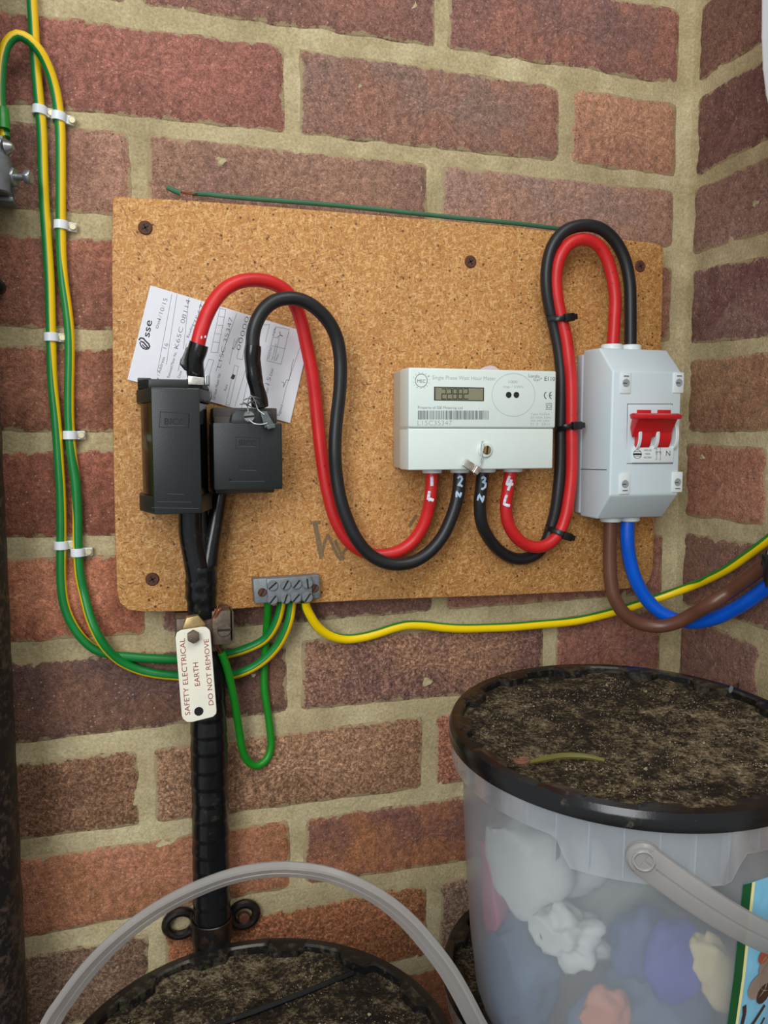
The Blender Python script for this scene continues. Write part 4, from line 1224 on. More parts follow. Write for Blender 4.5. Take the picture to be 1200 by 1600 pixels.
cable('brown_cable', 'brown cable curving from the switch enclosure away along the right wall', [(953.5, 808, 38), (953.5, 825, 38), (952.5, 865, 38), (954, 904, 39), (960, 934, 41), (972, 955, 43), (990, 970, 45), (1008, 976.6, 48), (1032, 978.5, 54), (1056, 973, 62),
       (1080, 961, 72), (1110, 943, 88), (1140, 923.5, ('R', 22)), (1170, 902.5, ('R', 20)), (1200, 878, ('R', 18)), (1235, 850, ('R', 16))], 5.6, M['brown'])
cable('blue_cable', 'blue cable curving from the switch enclosure away along the right wall', [(981, 808, 38), (980, 825, 38), (980.5, 850, 38), (985, 880, 37), (995, 910, 37), (1011, 937, 38), (1032, 956.5, 42), (1056, 968, 48), (1086, 972, 60),
       (1116, 966, 76), (1146, 952.5, ('R', 15)), (1176, 934.5, ('R', 13)), (1203, 913, ('R', 12)), (1238, 884, ('R', 12))], 5.8, M['blue'])


def E10(x, y): return (840 + x / 3.3333, 760 + y / 3.3333)


ye = []
for (u, v, d, a) in [(477, 940, 20, -15), (478, 948, 19, -15), (484, 961, 17, -12), (496, 979, 13, -5), (515, 992.5, 9, 10), (539, 998.5, 6, 15), (565, 996, 5, 18), (592, 989, 5, 20), (613, 982, 5, 22), (635, 977, 5, 22), (661, 977, 5, 22), (693, 980.5, 5, 20),
                     (720, 982, 5, 20), (765, 981, 5, 22), (800, 979.5, 6, 22), (840, 976, 7, 22), (900, 970, 9, 22), (960, 956, 12, 25), (990, 947, 15, 25), (1035, 932, 22, 22), (1080, 916, 38, 18), (1110, 903, ('R', 11), 22), (1140, 887, ('R', 10), 22), (1170, 866, ('R', 9), 22), (1203, 841, ('R', 9), 22), (1240, 810, ('R', 9), 22)]:
    ye.append((u, v, d, a, 72 if u < 1040 else (88 if u < 1100 else 108)))
cable('earth_cable', 'thick yellow and green earth cable running right from the terminal block, under the board', ye, 3.7, M['yg'], stripe=True, n=24)
c1 = [(48, -30, 7, -92), (50, 0, 7, -92), (53, 50, 6, -92), (56, 100, 5, -92), (61, 160, 4.5, -92), (65, 200, 4.5, -94), (68.5, 300, 4.5, -96), (75, 400, 4.5, -96), (77.5, 440, 4.5, -92), (79, 490, 4.5, -90), (80, 530, 4.5, -92), (82, 595, 4.5, -100),
      (88, 660, 4.5, -112), (92, 720, 4.5, -118), (94.5, 760, 4.5, -122), (96, 814, 4.5, -125), (95.5, 870, 4.5, -128), (96, 910, 4.5, -130), (100, 942, 4.5, -132), (110, 970, 4.5, -135), (128, 997, 4.5, -140), (148, 1014, 4.5, -150), (175, 1023, 4.5, -165),
      (200, 1026, 4.5, -178), (240, 1029, 4.5, -188), (275, 1030, 4.5, -200), (315, 1029, 4.5, -230), (353, 1023, 6, -250), (387, 1013, 9, -255), (411, 1001, 12, -260), (424, 987, 15, -264), (434, 967, 18, -266), (439.5, 944, 20, -266), (440, 938, 21, -266)]
cable('earth_cable', 'green and yellow earth cable entering from the top edge, left one of the clipped pair', [(p[0], p[1], p[2], p[3], 96 if p[1] < 560 else (84 if p[1] < 900 or p[0] < 330 else 96)) for p in c1], 3.45, M['gy'], stripe=True, n=24)
c2 = [(8, 216, 26, -88), (3, 195, 24, -88), (0.5, 165, 22, -88), (1, 115, 19, -88), (5, 85, 17, -86), (13, 65, 16, -82), (27, 55, 15.5, -80), (45, 62, 15, -80), (62, 80, 13, -82), (77, 110, 9, -86), (86, 140, 6, -90), (91, 170, 4.5, -92), (94, 200, 4.5, -94), (95, 250, 4.5, -94), (95, 350, 4.5, -96),
      (96, 400, 4.5, -98), (99, 440, 4.5, -102), (104.5, 480, 4.5, -106), (108.5, 520, 4.5, -110), (109, 560, 4.5, -114), (108, 610, 4.5, -116), (108.5, 660, 4.5, -118), (112, 710, 4.5, -130), (118, 752, 4.5, -175), (121, 800, 4.5, -225), (121.5, 850, 4.5, -236), (125, 900, 4.5, -238), (131, 927, 5, -238),
      (140, 962, 10, -238), (150, 987, 12.5, -240), (163, 1009, 11, -242), (185, 1031, 7, -244), (215, 1046, 4.5, -248), (245, 1053, 4.5, -250), (275, 1056, 4.5, -252), (320, 1059, 4.5, -255), (363, 1055, 6, -258), (387, 1047, 9, -260), (410.6, 1033, 12, -262), (431.6, 1012, 15, -264), (445, 989, 18, -264),
      (453, 965, 20, -264), (456, 944, 20, -264), (457, 938, 21, -264)]
cable('earth_cable', 'green and yellow earth cable with a hooped top, right one of the clipped pair', [(p[0], p[1], p[2], p[3], 97 if p[1] < 420 else (84 if p[0] < 330 else 97)) for p in c2], 3.45, M['gy'], stripe=True, n=24)
gp = [(418.5, 938, 20), (418.5, 955, 17), (417, 975, 12), (415.5, 1000, 7), (413, 1041, 4), (413, 1076, 4), (418, 1110, 4), (422, 1140, 4), (423.5, 1166, 4), (417, 1186, 5), (403, 1196.5, 7), (389.6, 1192, 9), (380, 1175, 12), (374, 1143, 16), (367.5, 1102, 22), (359.4, 1062.5, 27), (352, 1036, 31), (346, 1020, 34)]
ge = thing('green_earth_wire', 'plain green wire hanging in a long loop from terminal block to pipe clamp', 'wire', B(420, 1100, 4))
cable('insulation', None, gp, 3.0, M['green'], ge)
mb = MB(); r3 = random.Random(5)
for k in range(6):
    o1, o2 = r3.uniform(-4, 4), r3.uniform(-4, 4)
    sp = spline(px([(346 + o1 * .5, 1022, 34), (337 + o1, 1008, 38), (334 + o1 * .5, 990, 40), (334 + o2, 970, 40), (339 + o2, 956, 41 + k * .3), (341 + o2 * 1.4, 948 + o1, 42)]), 3)
    mb.tube([p[:3] for p in sp], 0.5, 6)
mb.build('copper_strands', M['copper'], ge, origin=B(337, 985, 40))

# ------------------------------------------------------------------ cable ties
def tie(label, pts, head, r=1.0, dirv=(1, -0.3), ends=None):
    t = thing('cable_tie', label, 'cable tie', B(*head), 'black cable ties on the looped meter cables')
    mb = MB(); sp = spline(px(pts), 1.5); P = [p[:3] for p in sp]
    mb.tube(P, 2.3, 10, flat=0.3); mb.build('strap', M['tie'], t, origin=P[0])
    mb = MB(); c = B(*head); a = math.atan2(dirv[1], dirv[0])
    R = Matrix.Translation(c) @ Matrix.Rotation(-a, 4, 'Y')
    mb.box(-4.2, 4.2, -2.6, 2.6, -3.2, 3.2, 0.8, 2, M=R); mb.box(3.5, 7.5, -1, 1.5, -2.2, 2.2, 0.4, 1, M=R)
    mb.build('tie_head', M['tie'], t, origin=c)


tie('black cable tie near the top of the looped red and black cables', [(854, 497, 28), (856, 497, 33), (864, 497, 36), (872, 498, 39), (880, 497, 40), (888, 495, 40)], (889, 496, 40), dirv=(1, 0.15))
tie('black cable tie beside the right edge of the meter', [(869, 671, 27), (870, 671, 32), (876, 670, 36), (884, 667, 40), (893, 666, 41), (900, 665, 40)], (901, 665, 41), dirv=(1, 0.05))
tie('black cable tie under the meter where the red cable crosses the black', [(853, 823, 24), (855, 825, 30), (864, 828, 36), (874, 832, 40), (880, 835, 41)], (886, 838, 40), dirv=(1, -0.3))
tie('black cable tie round the brown and blue cables at the right edge of the frame', [(1188, 868, 140), (1193, 872, 150), (1196, 886, 154), (1197, 905, 150), (1199, 915, 142)], (1199, 876, 152), dirv=(0.2, 1))

# ------------------------------------------------------------------ earth terminal block
tb = thing('earth_terminal_block', 'small grey metal terminal block with slotted screws at the lower edge of the board', 'terminal block', B(449, 922, 24))
P = [B(396, 906, 30), B(500, 899, 30), B(502, 936, 30), B(399, 945, 30)]
mb = MB(); mb.prism([(p.x, p.z) for p in P], FY, D0 + 0.2, 27, 0.8, 2); 
P = [B(417, 905, 31), B(487, 900, 31), B(489, 937, 31), B(419, 943, 31)]; mb.prism([(p.x, p.z) for p in P], FY, 20, 30, 0.8, 2)
mb.build('body', M['zinc'], tb, origin=B(449, 922, 24))


def E11(x, y): return (240 + x / 3.81, 800 + y / 3.81)


for (x, y, a) in ((708, 437, 40), (785, 432, 60), (850, 427, 50), (915, 423, 95), (708, 520, 50), (785, 515, 70), (847, 510, 48), (915, 508, 55)):
    mb = MB(); c = B(*E11(x, y), 30); screw(mb, c, 4.1, 1.5, a, slotw=0.16); mb.build('screw', [M['zinc'], M['darkslot']], tb, origin=c)
for (x, y) in ((646, 478), (957, 453)):
    mb = MB(); c = B(*E11(x, y), 27); screw(mb, c, 3.3, 1.0, 60); mb.build('mounting_screw', [M['rust'], M['darkslot']], tb, origin=c)

# ------------------------------------------------------------------ white cable clips with nails
def clip(u, v, du, dn, label):
    c = B(u, v, 4.5); t = thing('cable_clip', label, 'cable clip', c, 'white clips on the green and yellow cables')
    mb = MB(); pts = []
    for i in range(11):
        a = math.radians(180 - 18 * i); pts.append((-4.6 * -math.cos(a) , 4.6 * math.sin(a)))
    outer = [(4.9 * math.cos(math.radians(180 - 18 * i)), 4.5 + 4.9 * math.sin(math.radians(180 - 18 * i))) for i in range(11)]
    inner = [(3.6 * math.cos(math.radians(18 * i)), 4.5 + 3.6 * math.sin(math.radians(18 * i))) for i in range(11)]
    poly = [(-4.9, 1.2)] + outer + [(9.5, 4.0), (10.2, 3.0), (10.2, 1.2), (3.6, 1.2)] + inner + [(-3.6, 1.2)]
    ang = du
    R = Matrix.Translation(Vector((c.x, 0, c.z))) @ Matrix.Rotation(math.radians(ang), 4, 'Y')
    mb.prism(poly, lambda p, h: R @ Vector((p[0], -p[1], h)), -3.0, 3.0, 0.25, 1)
    mb.build('clip_body', M['clip'], t, origin=c)
    mb = MB(); n0 = R @ Vector((dn, -3.2, 0)); mb.cyl(n0, n0 + Vector((0, -2.4, 0)), 2.5, n=16, bev=0.5); mb.build('nail', M['nail'], t, origin=n0)


clip(62, 173, 5, 7.4, 'topmost white clip on the left earth cable')
clip(92, 183, 8, 8.6, 'white clip high on the right earth cable, just below the top clip')
clip(95.5, 352, 4, 7.6, 'white clip on the right earth cable level with the top of the board')
clip(80, 527, 0, 7.4, 'white clip on the left earth cable level with the paper card')
clip(109.5, 680, 0, 7.6, 'white clip on the right earth cable level with the meter')
clip(95.5, 852, 0, 7.4, 'lowest white clip on the left earth cable')
clip(121.5, 863, 0, 7.4, 'lowest white clip on the right earth cable')

# ------------------------------------------------------------------ incoming service cable, taped
sc = thing('service_cable', 'thick black taped service cable rising up the wall to the fuse unit', 'cable', B(330, 1350, 20))
mb = MB()
sp = spline(px([(316, 905, 36, 10), (315, 935, 32, 10.4), (318, 965, 27, 10.8), (322, 1010, 24, 11.8), (325, 1060, 22, 12.8), (326, 1120, 21, 13.5), (327, 1180, 20, 13.8), (328, 1240, 19, 13.8), (329, 1300, 19, 13.9), (330, 1360, 19, 13.9), (331, 1430, 19, 14), (331, 1500, 19, 14), (331, 1580, 19, 14), (331, 1700, 19, 14), (331, 1950, 19, 14)]), 1.4)
rad = [p[3] * (1 + 0.045 * ((i * 1.4 % 13) / 13.0 - 0.5)) for i, p in enumerate(sp)]
mb.tube([p[:3] for p in sp], rad, 28, wob=0.03); mb.build('taped_sheath', M['tape'], sc, origin=B(330, 1250, 20))
mb = MB()
sp = spline(px([(297, 790, 40, 8.2), (298, 830, 39, 8.2), (303, 865, 38, 8.3), (309, 895, 37, 8.8), (314, 920, 35, 9.4)]), 3); mb.tube([p[:3] for p in sp], [p[3] for p in sp], 20, wob=0.06)
sp = spline(px([(313, 795, 33, 5.2), (314, 830, 34, 5.4), (316, 865, 35, 6), (318, 900, 36, 7)]), 3); mb.tube([p[:3] for p in sp], [p[3] for p in sp], 20, wob=0.06)
mb.build('live_core', M['tape'], sc, origin=B(300, 840, 39))
mb = MB()
sp = spline(px([(346, 765, 32, 5.2), (341, 790, 33, 5.6), (335, 825, 34, 5.8), (329, 860, 35, 6.4), (324, 890, 35, 7.2), (319, 920, 34, 8)]), 3); mb.tube([p[:3] for p in sp], [p[3] for p in sp], 20, wob=0.05)
mb.build('neutral_core', M['tape'], sc, origin=B(335, 825, 34))
mb = MB()
sp = spline(px([(314, 882, 36, 10.6), (314, 900, 35, 11), (315, 925, 33, 11.2), (317, 950, 31, 10.6), (318, 960, 30, 10.6)]), 2); mb.tube([p[:3] for p in sp], [p[3] + 0.3 * math.sin(i * 1.3) for i, p in enumerate(sp)], 24, wob=0.10)
mb.build('joint_tape', M['tape'], sc, origin=B(315, 920, 34))

# clamp that bonds the earth wire to the sheath
cl = thing('earth_clamp', 'tarnished metal earth clamp with brass bolt round the black service cable', 'clamp', B(320, 985, 30))
mb = MB(); a, b2 = B(274, 962, 26), B(333, 1012, 26)
mb.box(a.x, b2.x + 2, -38, -4, b2.z, a.z, 1.2, 2); a, b2 = B(331, 955, 40), B(361, 1006, 40)
mb.box(a.x, b2.x, -41, -8, b2.z, a.z, 0.8, 2); a, b2 = B(361, 956, 38), B(366, 1004, 38); mb.box(a.x + 0.4, b2.x, -39, -8, b2.z, a.z, 0.5, 1)
mb.build('clamp_body', M['oldmetal'], cl, origin=B(320, 985, 26))
mb = MB(); c = B(303, 978, 44); mb.prism([(c.x + 8.2 * math.cos(math.radians(60 * i + 8)), c.z + 8.2 * math.sin(math.radians(60 * i + 8))) for i in range(6)], FY, 38, 45.5, 0.7, 2)
mb.build('brass_nut', M['brass'], cl, origin=c)
mb = MB(); c = B(350, 984, 41); screw(mb, c, 5, 1.2, 0); mb.build('clamp_screw', [M['oldmetal'], M['darkslot']], cl, origin=c)
mb = MB(); c = B(302, 994, 50); mb.prism([(c.x + 4.6 * math.cos(math.radians(60 * i + 30)), c.z + 4.6 * math.sin(math.radians(60 * i + 30))) for i in range(6)], FY, 44, 54, 0.5, 2)
mb.build('bolt_head', M['oldmetal'], cl, origin=c)

# safety tag
DT = 48.0


def E12(x, y): return (260 + x / 7.2714, 920 + y / 7.2727)


tg = thing('safety_tag', 'cream warning tag with dark red capital lettering hanging on the black service cable', 'tag', B(308, 1055, DT))
cor = [E12(118, 500), E12(165, 470), E12(400, 434), E12(450, 434), E12(488, 465), E12(500, 500), E12(570, 1380), E12(566, 1420), E12(530, 1455), E12(290, 1515), E12(235, 1515), E12(190, 1480), E12(175, 1440), E12(103, 560)]
P = [B(u, v, DT + 1) for u, v in cor]
mb = MB(); mb.prism([(p.x, p.z) for p in P], FY, DT, DT + 1.2, 0.3, 1); mb.build('plate', M['tagw'], tg, origin=B(308, 1055, DT))
mb = MB()
mb.text('SAFETY ELECTRICAL', E12(272, 1430), E12(208, 560), 60 / 7.27, DT + 1.2, thin=-0.004)
mb.text('EARTH', E12(382, 1098), E12(358, 834), 60 / 7.27, DT + 1.2, thin=-0.004)
mb.text('DO NOT REMOVE', E12(536, 1318), E12(478, 568), 56 / 7.27, DT + 1.2, thin=-0.004)
mb.build('lettering', M['tagred'], tg, origin=B(308, 1055, DT), smooth=0)
mb = MB(); c = B(*E12(368, 1392), DT + 1.25); mb.cyl(c, c + Vector((0, -0.15, 0)), 3.2, n=24); mb.build('hole', plain('hole_shadow', (12, 12, 13), 0.8), tg, origin=c)

# saddle with two ears near the bottom
sd = thing('pipe_saddle', 'black iron saddle with two looped ears holding the service cable low down', 'bracket', B(330, 1440, 10))
mb = MB()
c = B(331, 1445, 19)
arc = [(c.x + 15.6 * math.cos(math.radians(a)), c.y - 15.6 * math.sin(math.radians(a))) for a in range(0, 181, 15)]
arc2 = [(c.x + 14.0 * math.cos(math.radians(a)), c.y - 14.0 * math.sin(math.radians(a))) for a in range(180, -1, -15)]
mb.prism([(c.x + 15.6, -1.5)] + arc + [(c.x - 15.6, -1.5), (c.x - 14, -1.5)] + arc2 + [(c.x + 14, -1.5)], lambda p, h: (p[0], p[1], h), c.z - 11, c.z + 6, 0.6, 1)
mb.build('strap', M['saddle'], sd, origin=c)
for (u, v, rx, rz) in ((282, 1443, 11, 9.5), (381, 1429, 10, 9)):
    e = B(u, v, 4); mb = MB()
    ringp = [(e.x + rx * math.cos(2 * math.pi * i / 24), e.y, e.z + rz * math.sin(2 * math.pi * i / 24)) for i in range(25)]
    mb.tube(ringp, 3.6, 10, cap=False)
    s_ = 1 if u < 331 else -1
    mb.box(min(e.x + s_ * rx, c.x - s_ * 13), max(e.x + s_ * rx, c.x - s_ * 13), -7, -1.5, e.z - 7, e.z + 6, 1)
    mb.build('ear', M['saddle'], sd, origin=e)
mb = MB(); e = B(381, 1434, 4); mb.cyl(e + Vector((0, 2, 0)), e + Vector((0, -3, 0)), 4.5, n=14, bev=1); mb.build('screw', M['rust'], sd, origin=e)

# ------------------------------------------------------------------ black pipe at the left
pcx, pr, pd = -588.5, 34.0, 44.0
pipe = thing('black_pipe', 'black rust-flecked vertical pipe at the left edge of the wall', 'pipe', (pcx, -pd, ZFLOOR))
mb = MB()
P = [(pcx, -pd, z) for z in range(int(ZFLOOR), 200, 12)]
mb.tube(P, [pr * (1 + 0.006 * math.sin(i * 1.9)) for i in range(len(P))], 32, wob=0.015); mb.build('pipe_body', M['pipe'], pipe, origin=(pcx, -pd, -400))
mb = MB(); 
mb.cyl((pcx, -pd, -160), (pcx, -pd, -120), pr + 3.5, n=32, bev=2)
mb.build('collar', M['pipe'], pipe, origin=(pcx, -pd, -180))

mb = MB(); c = B(-3, 447, 6); mb.cyl(c + Vector((0, 5, 0)), c + Vector((0, -4, 0)), 4.6, n=20, bev=1.6); o = mb.build('wall_fixing', M['tie'], origin=c)
tag(o, 'small round black fixing on the brick at the left edge beside the board top', 'fixing')

# ------------------------------------------------------------------ earth bar bracket at the top left edge
DB = 24.0
eb = thing('earth_bar_clamp', 'grey metal earthing clamp with steel bolts at the upper left edge', 'clamp', B(8, 270, DB))
mb = MB(); a, b2 = B(-60, 208, 26), B(7, 236, 26); mb.box(a.x, b2.x, -30, -24, b2.z, a.z, 0.8)
a, b2 = B(-60, 232, 26), B(23, 319, 14); mb.box(a.x, b2.x - 1.5, -12, -1.5, b2.z + 2, a.z, 1.0); mb.box(a.x, b2.x, -20, -1.5, b2.z, b2.z + 3.2, 0.8)
mb.cyl(B(-5, 237, 24) , B(-5, 302, 24), 8.3, n=24, bev=1)
mb.build('clamp_body', M['zinc'], eb, origin=B(8, 270, DB))
mb = MB(); c = B(13, 232, 27); mb.cyl(c + Vector((-2.4, 0, 0)), c + Vector((-1, -1, 0)), 6.0, n=24, bev=0.4); mb.cyl(c + Vector((-1, -1, 0)), c + Vector((3.4, -2.4, 0.5)), 4.8, 3.2, n=20, bev=1.2)
mb.build('round_screw', M['steel'], eb, origin=c)
mb = MB(); c = B(17, 277, 20); ax = Vector((1, -0.35, 0)).normalized(); u1 = ax.cross(Vector((0, 0, 1))).normalized(); u2 = Vector((0, 0, 1))
hexa = [(6.4 * math.cos(math.radians(60 * i)), 6.4 * math.sin(math.radians(60 * i))) for i in range(6)]
mb.prism(hexa, lambda p, h: c + ax * h + u1 * p[0] + u2 * p[1], -1, 3.6, 0.5, 1)
mb.cyl(c + ax * 3, c + ax * 10, 2.4, n=14); mb.prism([(p[0] * 0.75, p[1] * 0.75) for p in hexa], lambda p, h: c + ax * h + u1 * p[0] + u2 * p[1], 9.5, 14, 0.5, 1)
mb.build('hex_bolt', M['steel'], eb, origin=c)
mb = MB(); sp = spline(px([(3, 172, 24), (4, 188, 26), (5, 203, 27)]), 2); mb.tube([p[:3] for p in sp], [4.3, 4.4, 4.5, 4.5] + [4.4] * (len(sp) - 4), 16); o = mb.build('green_sleeve', M['green'], eb, origin=B(4, 188, 26))

# ------------------------------------------------------------------ white casing top right
wc = MB()
def RX(p, h): return (p[0], -h, p[1])
A = B(1187, 60, 210)
A1, A2, A3, A4, A5 = B(1187, -60, 210), B(1186, 60, 210), B(1188, 110, 210), B(1193, 150, 210), B(1199, 176, 210)
bot = B(1215, 190, 210)
pl = [(A1.x, 150.0), (A1.x, A1.z), (A2.x, A2.z), (A3.x, A3.z), (A4.x, A4.z), (A5.x, A5.z), (bot.x, bot.z), (-2, bot.z), (-2, 150.0)]
wc.prism(pl, RX, 210, 330, 3, 3)
o = wc.build('wall_casing', M['casing'], origin=((A2.x) / 2, -270, -10)); tag(o, 'smooth white plastic casing cut off by the top right corner of the picture', 'casing')

# ------------------------------------------------------------------ buckets
def bucket(name, label, base, rot, yaw_handle, handle_fn, seed, notch0=0.0, sc=0.88, HB=228.0, ncrumb=3000):
    """built in its own units (lid radius 125, height HB), then scaled by sc"""
    b = thing(name, label, 'bucket', base, 'black-lidded clear buckets')
    b.rotation_euler = rot
    O = Vector(base)
    def P(mb, pname, mat, parent=None, sm=40):
        for v in mb.bm.verts: v.co = v.co * sc + O
        return mb.build(pname, mat, parent or b, origin=O, smooth=sm)
    H = HB
    mb = MB(); mb.lathe([(0.5, 2.0), (84, 2.0), (88, 0.0), (95, 2), (100.5, 8), (103.5, 18), (105, 32), (107.5, H - 165), (111.5, H - 113), (114, H - 65), (114.8, H - 12)], n=96); P(mb, 'tub', M['bucket'])
    # collar with ribs, deeper round the handle pivot
    ang0 = yaw_handle
    def cf(th, r, z, k):
        da = (th - ang0 + math.pi) % (2 * math.pi) - math.pi
        for off in (0, math.pi):
            dd = (da - off + math.pi) % (2 * math.pi) - math.pi
            t = max(0.0, min(1.0, (math.radians(23 if dd < 0 else 27) - abs(dd)) / math.radians(4)))
            if k >= 2: z -= 17 * t
        return r, z
    mb = MB(); mb.lathe([(115.5, H - 9), (122.5, H - 9), (122.5, H - 27), (121.7, H - 27)], n=180, fr=cf); P(mb, 'collar', M['collarp'])
    mb = MB()
    for i in range(40):
        th = 2 * math.pi * i / 40 + 0.03
        da = min(abs((th - ang0 - off + math.pi) % (2 * math.pi) - math.pi) for off in (0, math.pi))
        zb_ = H - 26 - (16.5 if da < math.radians(25) else 0)
        M4 = Matrix.Rotation(th, 4, 'Z'); mb.box(115.5, 122.2, -0.4, 0.4, zb_, H - 10, M=M4)
    rb_ = P(mb, 'collar_ribs', M['collarp'], sm=0); rb_['kind'] = 'stuff'
    # lid: outer flange, top roll, castellated inner wall, recessed floor
    mb = MB()
    NC = 13
    def lf(th, r, z, k):
        if k in (6, 7):
            ph = ((th + notch0) * NC / (2 * math.pi)) % 1.0
            t = 1.0 if 0.12 < ph < 0.48 else (0.0 if ph < 0.04 or ph > 0.56 else ((ph - 0.04) / 0.08 if ph < 0.3 else (0.56 - ph) / 0.08))
            r -= 6.0 * t
        return r, z
    mb.lathe([(123.5, H - 12), (125, H - 11), (125, H - 5), (124.4, H - 3.4), (123.0, H - 0.5), (117.0, H - 0.2), (115.6, H - 1.6), (115.2, H - 8.5)], n=312, fr=lf)
    for f in mb.bm.faces:
        c_ = f.calc_center_median()
        if math.hypot(c_.x, c_.y) < 116.8: f.material_index = 1
    lid = P(mb, 'lid', [M['lid'], M['lid_in']], sm=30)
    mb = MB(); nr, na = 34, 120; rr_ = random.Random(seed)
    grid = []
    for i in range(nr + 1):
        r = 116.5 * i / nr; row = []
        for j in range(na):
            th = 2 * math.pi * j / na
            x, y = r * math.cos(th), r * math.sin(th)
            z = H - 7.6 + 1.6 * mnoise.noise(Vector((x * 0.03, y * 0.03, seed))) + 0.9 * mnoise.noise(Vector((x * 0.12, y * 0.12, seed))) + 0.5 * mnoise.noise(Vector((x * 0.5, y * 0.5, seed)))
            if r > 104: z += (r - 104) * 0.12
            row.append(mb.bm.verts.new((x, y, z)))
        grid.append(row)
    for i in range(nr):
        for j in range(na):
            if i == 0:
                continue
            mb.bm.faces.new((grid[i][j], grid[i][(j + 1) % na], grid[i + 1][(j + 1) % na], grid[i + 1][j]))
    mb.bm.faces.new(grid[1]); bmesh.ops.delete(mb.bm, geom=grid[0], context='VERTS')
    bmesh.ops.recalc_face_normals(mb.bm, faces=mb.bm.faces)
    if sum(f.normal.z for f in list(mb.bm.faces)[:50]) < 0: bmesh.ops.reverse_faces(mb.bm, faces=mb.bm.faces)
    P(mb, 'dirt_layer', M['dirt'], lid, sm=60)
    r = random.Random(seed); mb = MB()
    for k in range(ncrumb):
        rr = 109 * math.sqrt(r.random()); th = r.uniform(0, 2 * math.pi); x, y = rr * math.cos(th), rr * math.sin(th)
        if mnoise.noise(Vector((x * 0.035, y * 0.035, seed))) + r.uniform(-0.4, 0.4) < -0.02: continue
        q = r.choice([0.3, 0.4, 0.5, 0.7]) * (2.2 if r.random() < 0.01 else 1)
        z = H - 7.6 + 1.6 * mnoise.noise(Vector((x * 0.03, y * 0.03, seed))) + 0.9 * mnoise.noise(Vector((x * 0.12, y * 0.12, seed))) + 0.5 * mnoise.noise(Vector((x * 0.5, y * 0.5, seed)))
        vs = [mb.bm.verts.new((x + q * r.uniform(.6, 1.3) * dx, y + q * r.uniform(.6, 1.3) * dy, z - 0.2 + q * dz)) for dx, dy, dz in ((1, 0, 0), (-.5, .87, 0), (-.5, -.87, 0), (0, 0, 1.1))]
        for f in ((0, 1, 3), (1, 2, 3), (2, 0, 3)): mb.bm.faces.new([vs[i] for i in f])
    cr_ = P(mb, 'dirt_crumbs', M['crumb'], lid, sm=0); cr_['kind'] = 'stuff'
    if handle_fn: handle_fn(b, P, H)
    return b, lid


def strap_sweep(mb, pts, wide, thick, up):
    """flat moulded strap: pts 3d, up(k) the direction of its width"""
    P = [Vector(p) for p in pts]; N = len(P); rings = []
    sec = [(-1, -.6), (-1, .6), (-0.86, 1), (-0.1, 1), (0.0, 0.35), (0.1, 1), (.86, 1), (1, .6), (1, -.6), (.86, -1), (-.86, -1)]
    for k in range(N):
        T = (P[min(k + 1, N - 1)] - P[max(k - 1, 0)]).normalized()
        U = Vector(up(k)); U = (U - T * U.dot(T)).normalized(); V = T.cross(U)
        rings.append([mb.bm.verts.new(P[k] + U * a * wide / 2 + V * b3 * thick / 2) for a, b3 in sec])
    n = len(sec)
    for k in range(N - 1):
        for i in range(n): mb.bm.faces.new((rings[k][i], rings[k][(i + 1) % n], rings[k + 1][(i + 1) % n], rings[k + 1][i]))
    mb.bm.faces.new(rings[0][::-1]); mb.bm.faces.new(rings[-1])
    bmesh.ops.recalc_face_normals(mb.bm, faces=mb.bm.faces)


def hub(mb, c, d):
    c = Vector(c); d = Vector(d)
    mb.cyl(c - d * 1, c + d * 5, 9.5, n=28, bev=1.5); 
    # ring around the pivot hole
    a = d.orthogonal().normalized(); b3 = d.cross(a)
    ring = [c + d * 5 + (a * math.cos(2 * math.pi * i / 24) + b3 * math.sin(2 * math.pi * i / 24)) * 5.5 for i in range(25)]
    mb.tube(ring, 1.1, 8, cap=False, ref=tuple(d))


# big bucket at the right, standing on another
N3 = Vector((-0.0166, -0.0503, 1)).normalized()
SB, HBIG = 0.88, 216.0
top = Vector(CAM) + (Vector((-147.0, -148.7, -494.4)) - Vector(CAM)) * SB
base_big = top - N3 * (HBIG * SB)
TILT = (0.0503, -0.0166, 0)


def dS(d): return -CAM[1] - SB * (-CAM[1] - d)


pv = B(1010, 1352, dS(268)); PA = math.atan2(pv.y - top.y, pv.x - top.x)


def big_handle(b, P, H):
    a = Vector((math.cos(PA), math.sin(PA), 0)); bb = Vector((-a.y, a.x, 0))      # bb points to the right of the front pivot
    al = math.radians(35); zc = H - 27
    nrm = (bb * math.cos(al) - Vector((0, 0, 1)) * math.sin(al))
    pts = []
    for i in range(41):
        th = math.pi * i / 40
        pts.append(Vector((0, 0, zc)) + a * 126.5 * math.cos(th) + nrm * 160 * math.sin(th) ** 0.95)
    mb = MB(); strap_sweep(mb, pts, 18.5, 4.0, lambda k: a.cross(nrm)); hd = P(mb, 'handle', M['handle'], sm=40)
    for sg in (1, -1):
        mb = MB(); hub(mb, a * 123 * sg + Vector((0, 0, zc)), a * sg); P(mb, 'handle_pivot', M['handle'], hd)


big, biglid = bucket('clear_bucket', 'large clear bucket with dirty black lid, stacked highest at the lower right', base_big, TILT, PA, big_handle, 3, 0.2, SB, HBIG, 7000)

SL = 0.936
base_left = Vector((-413.3, -196.0, ZFLOOR + 0.3))


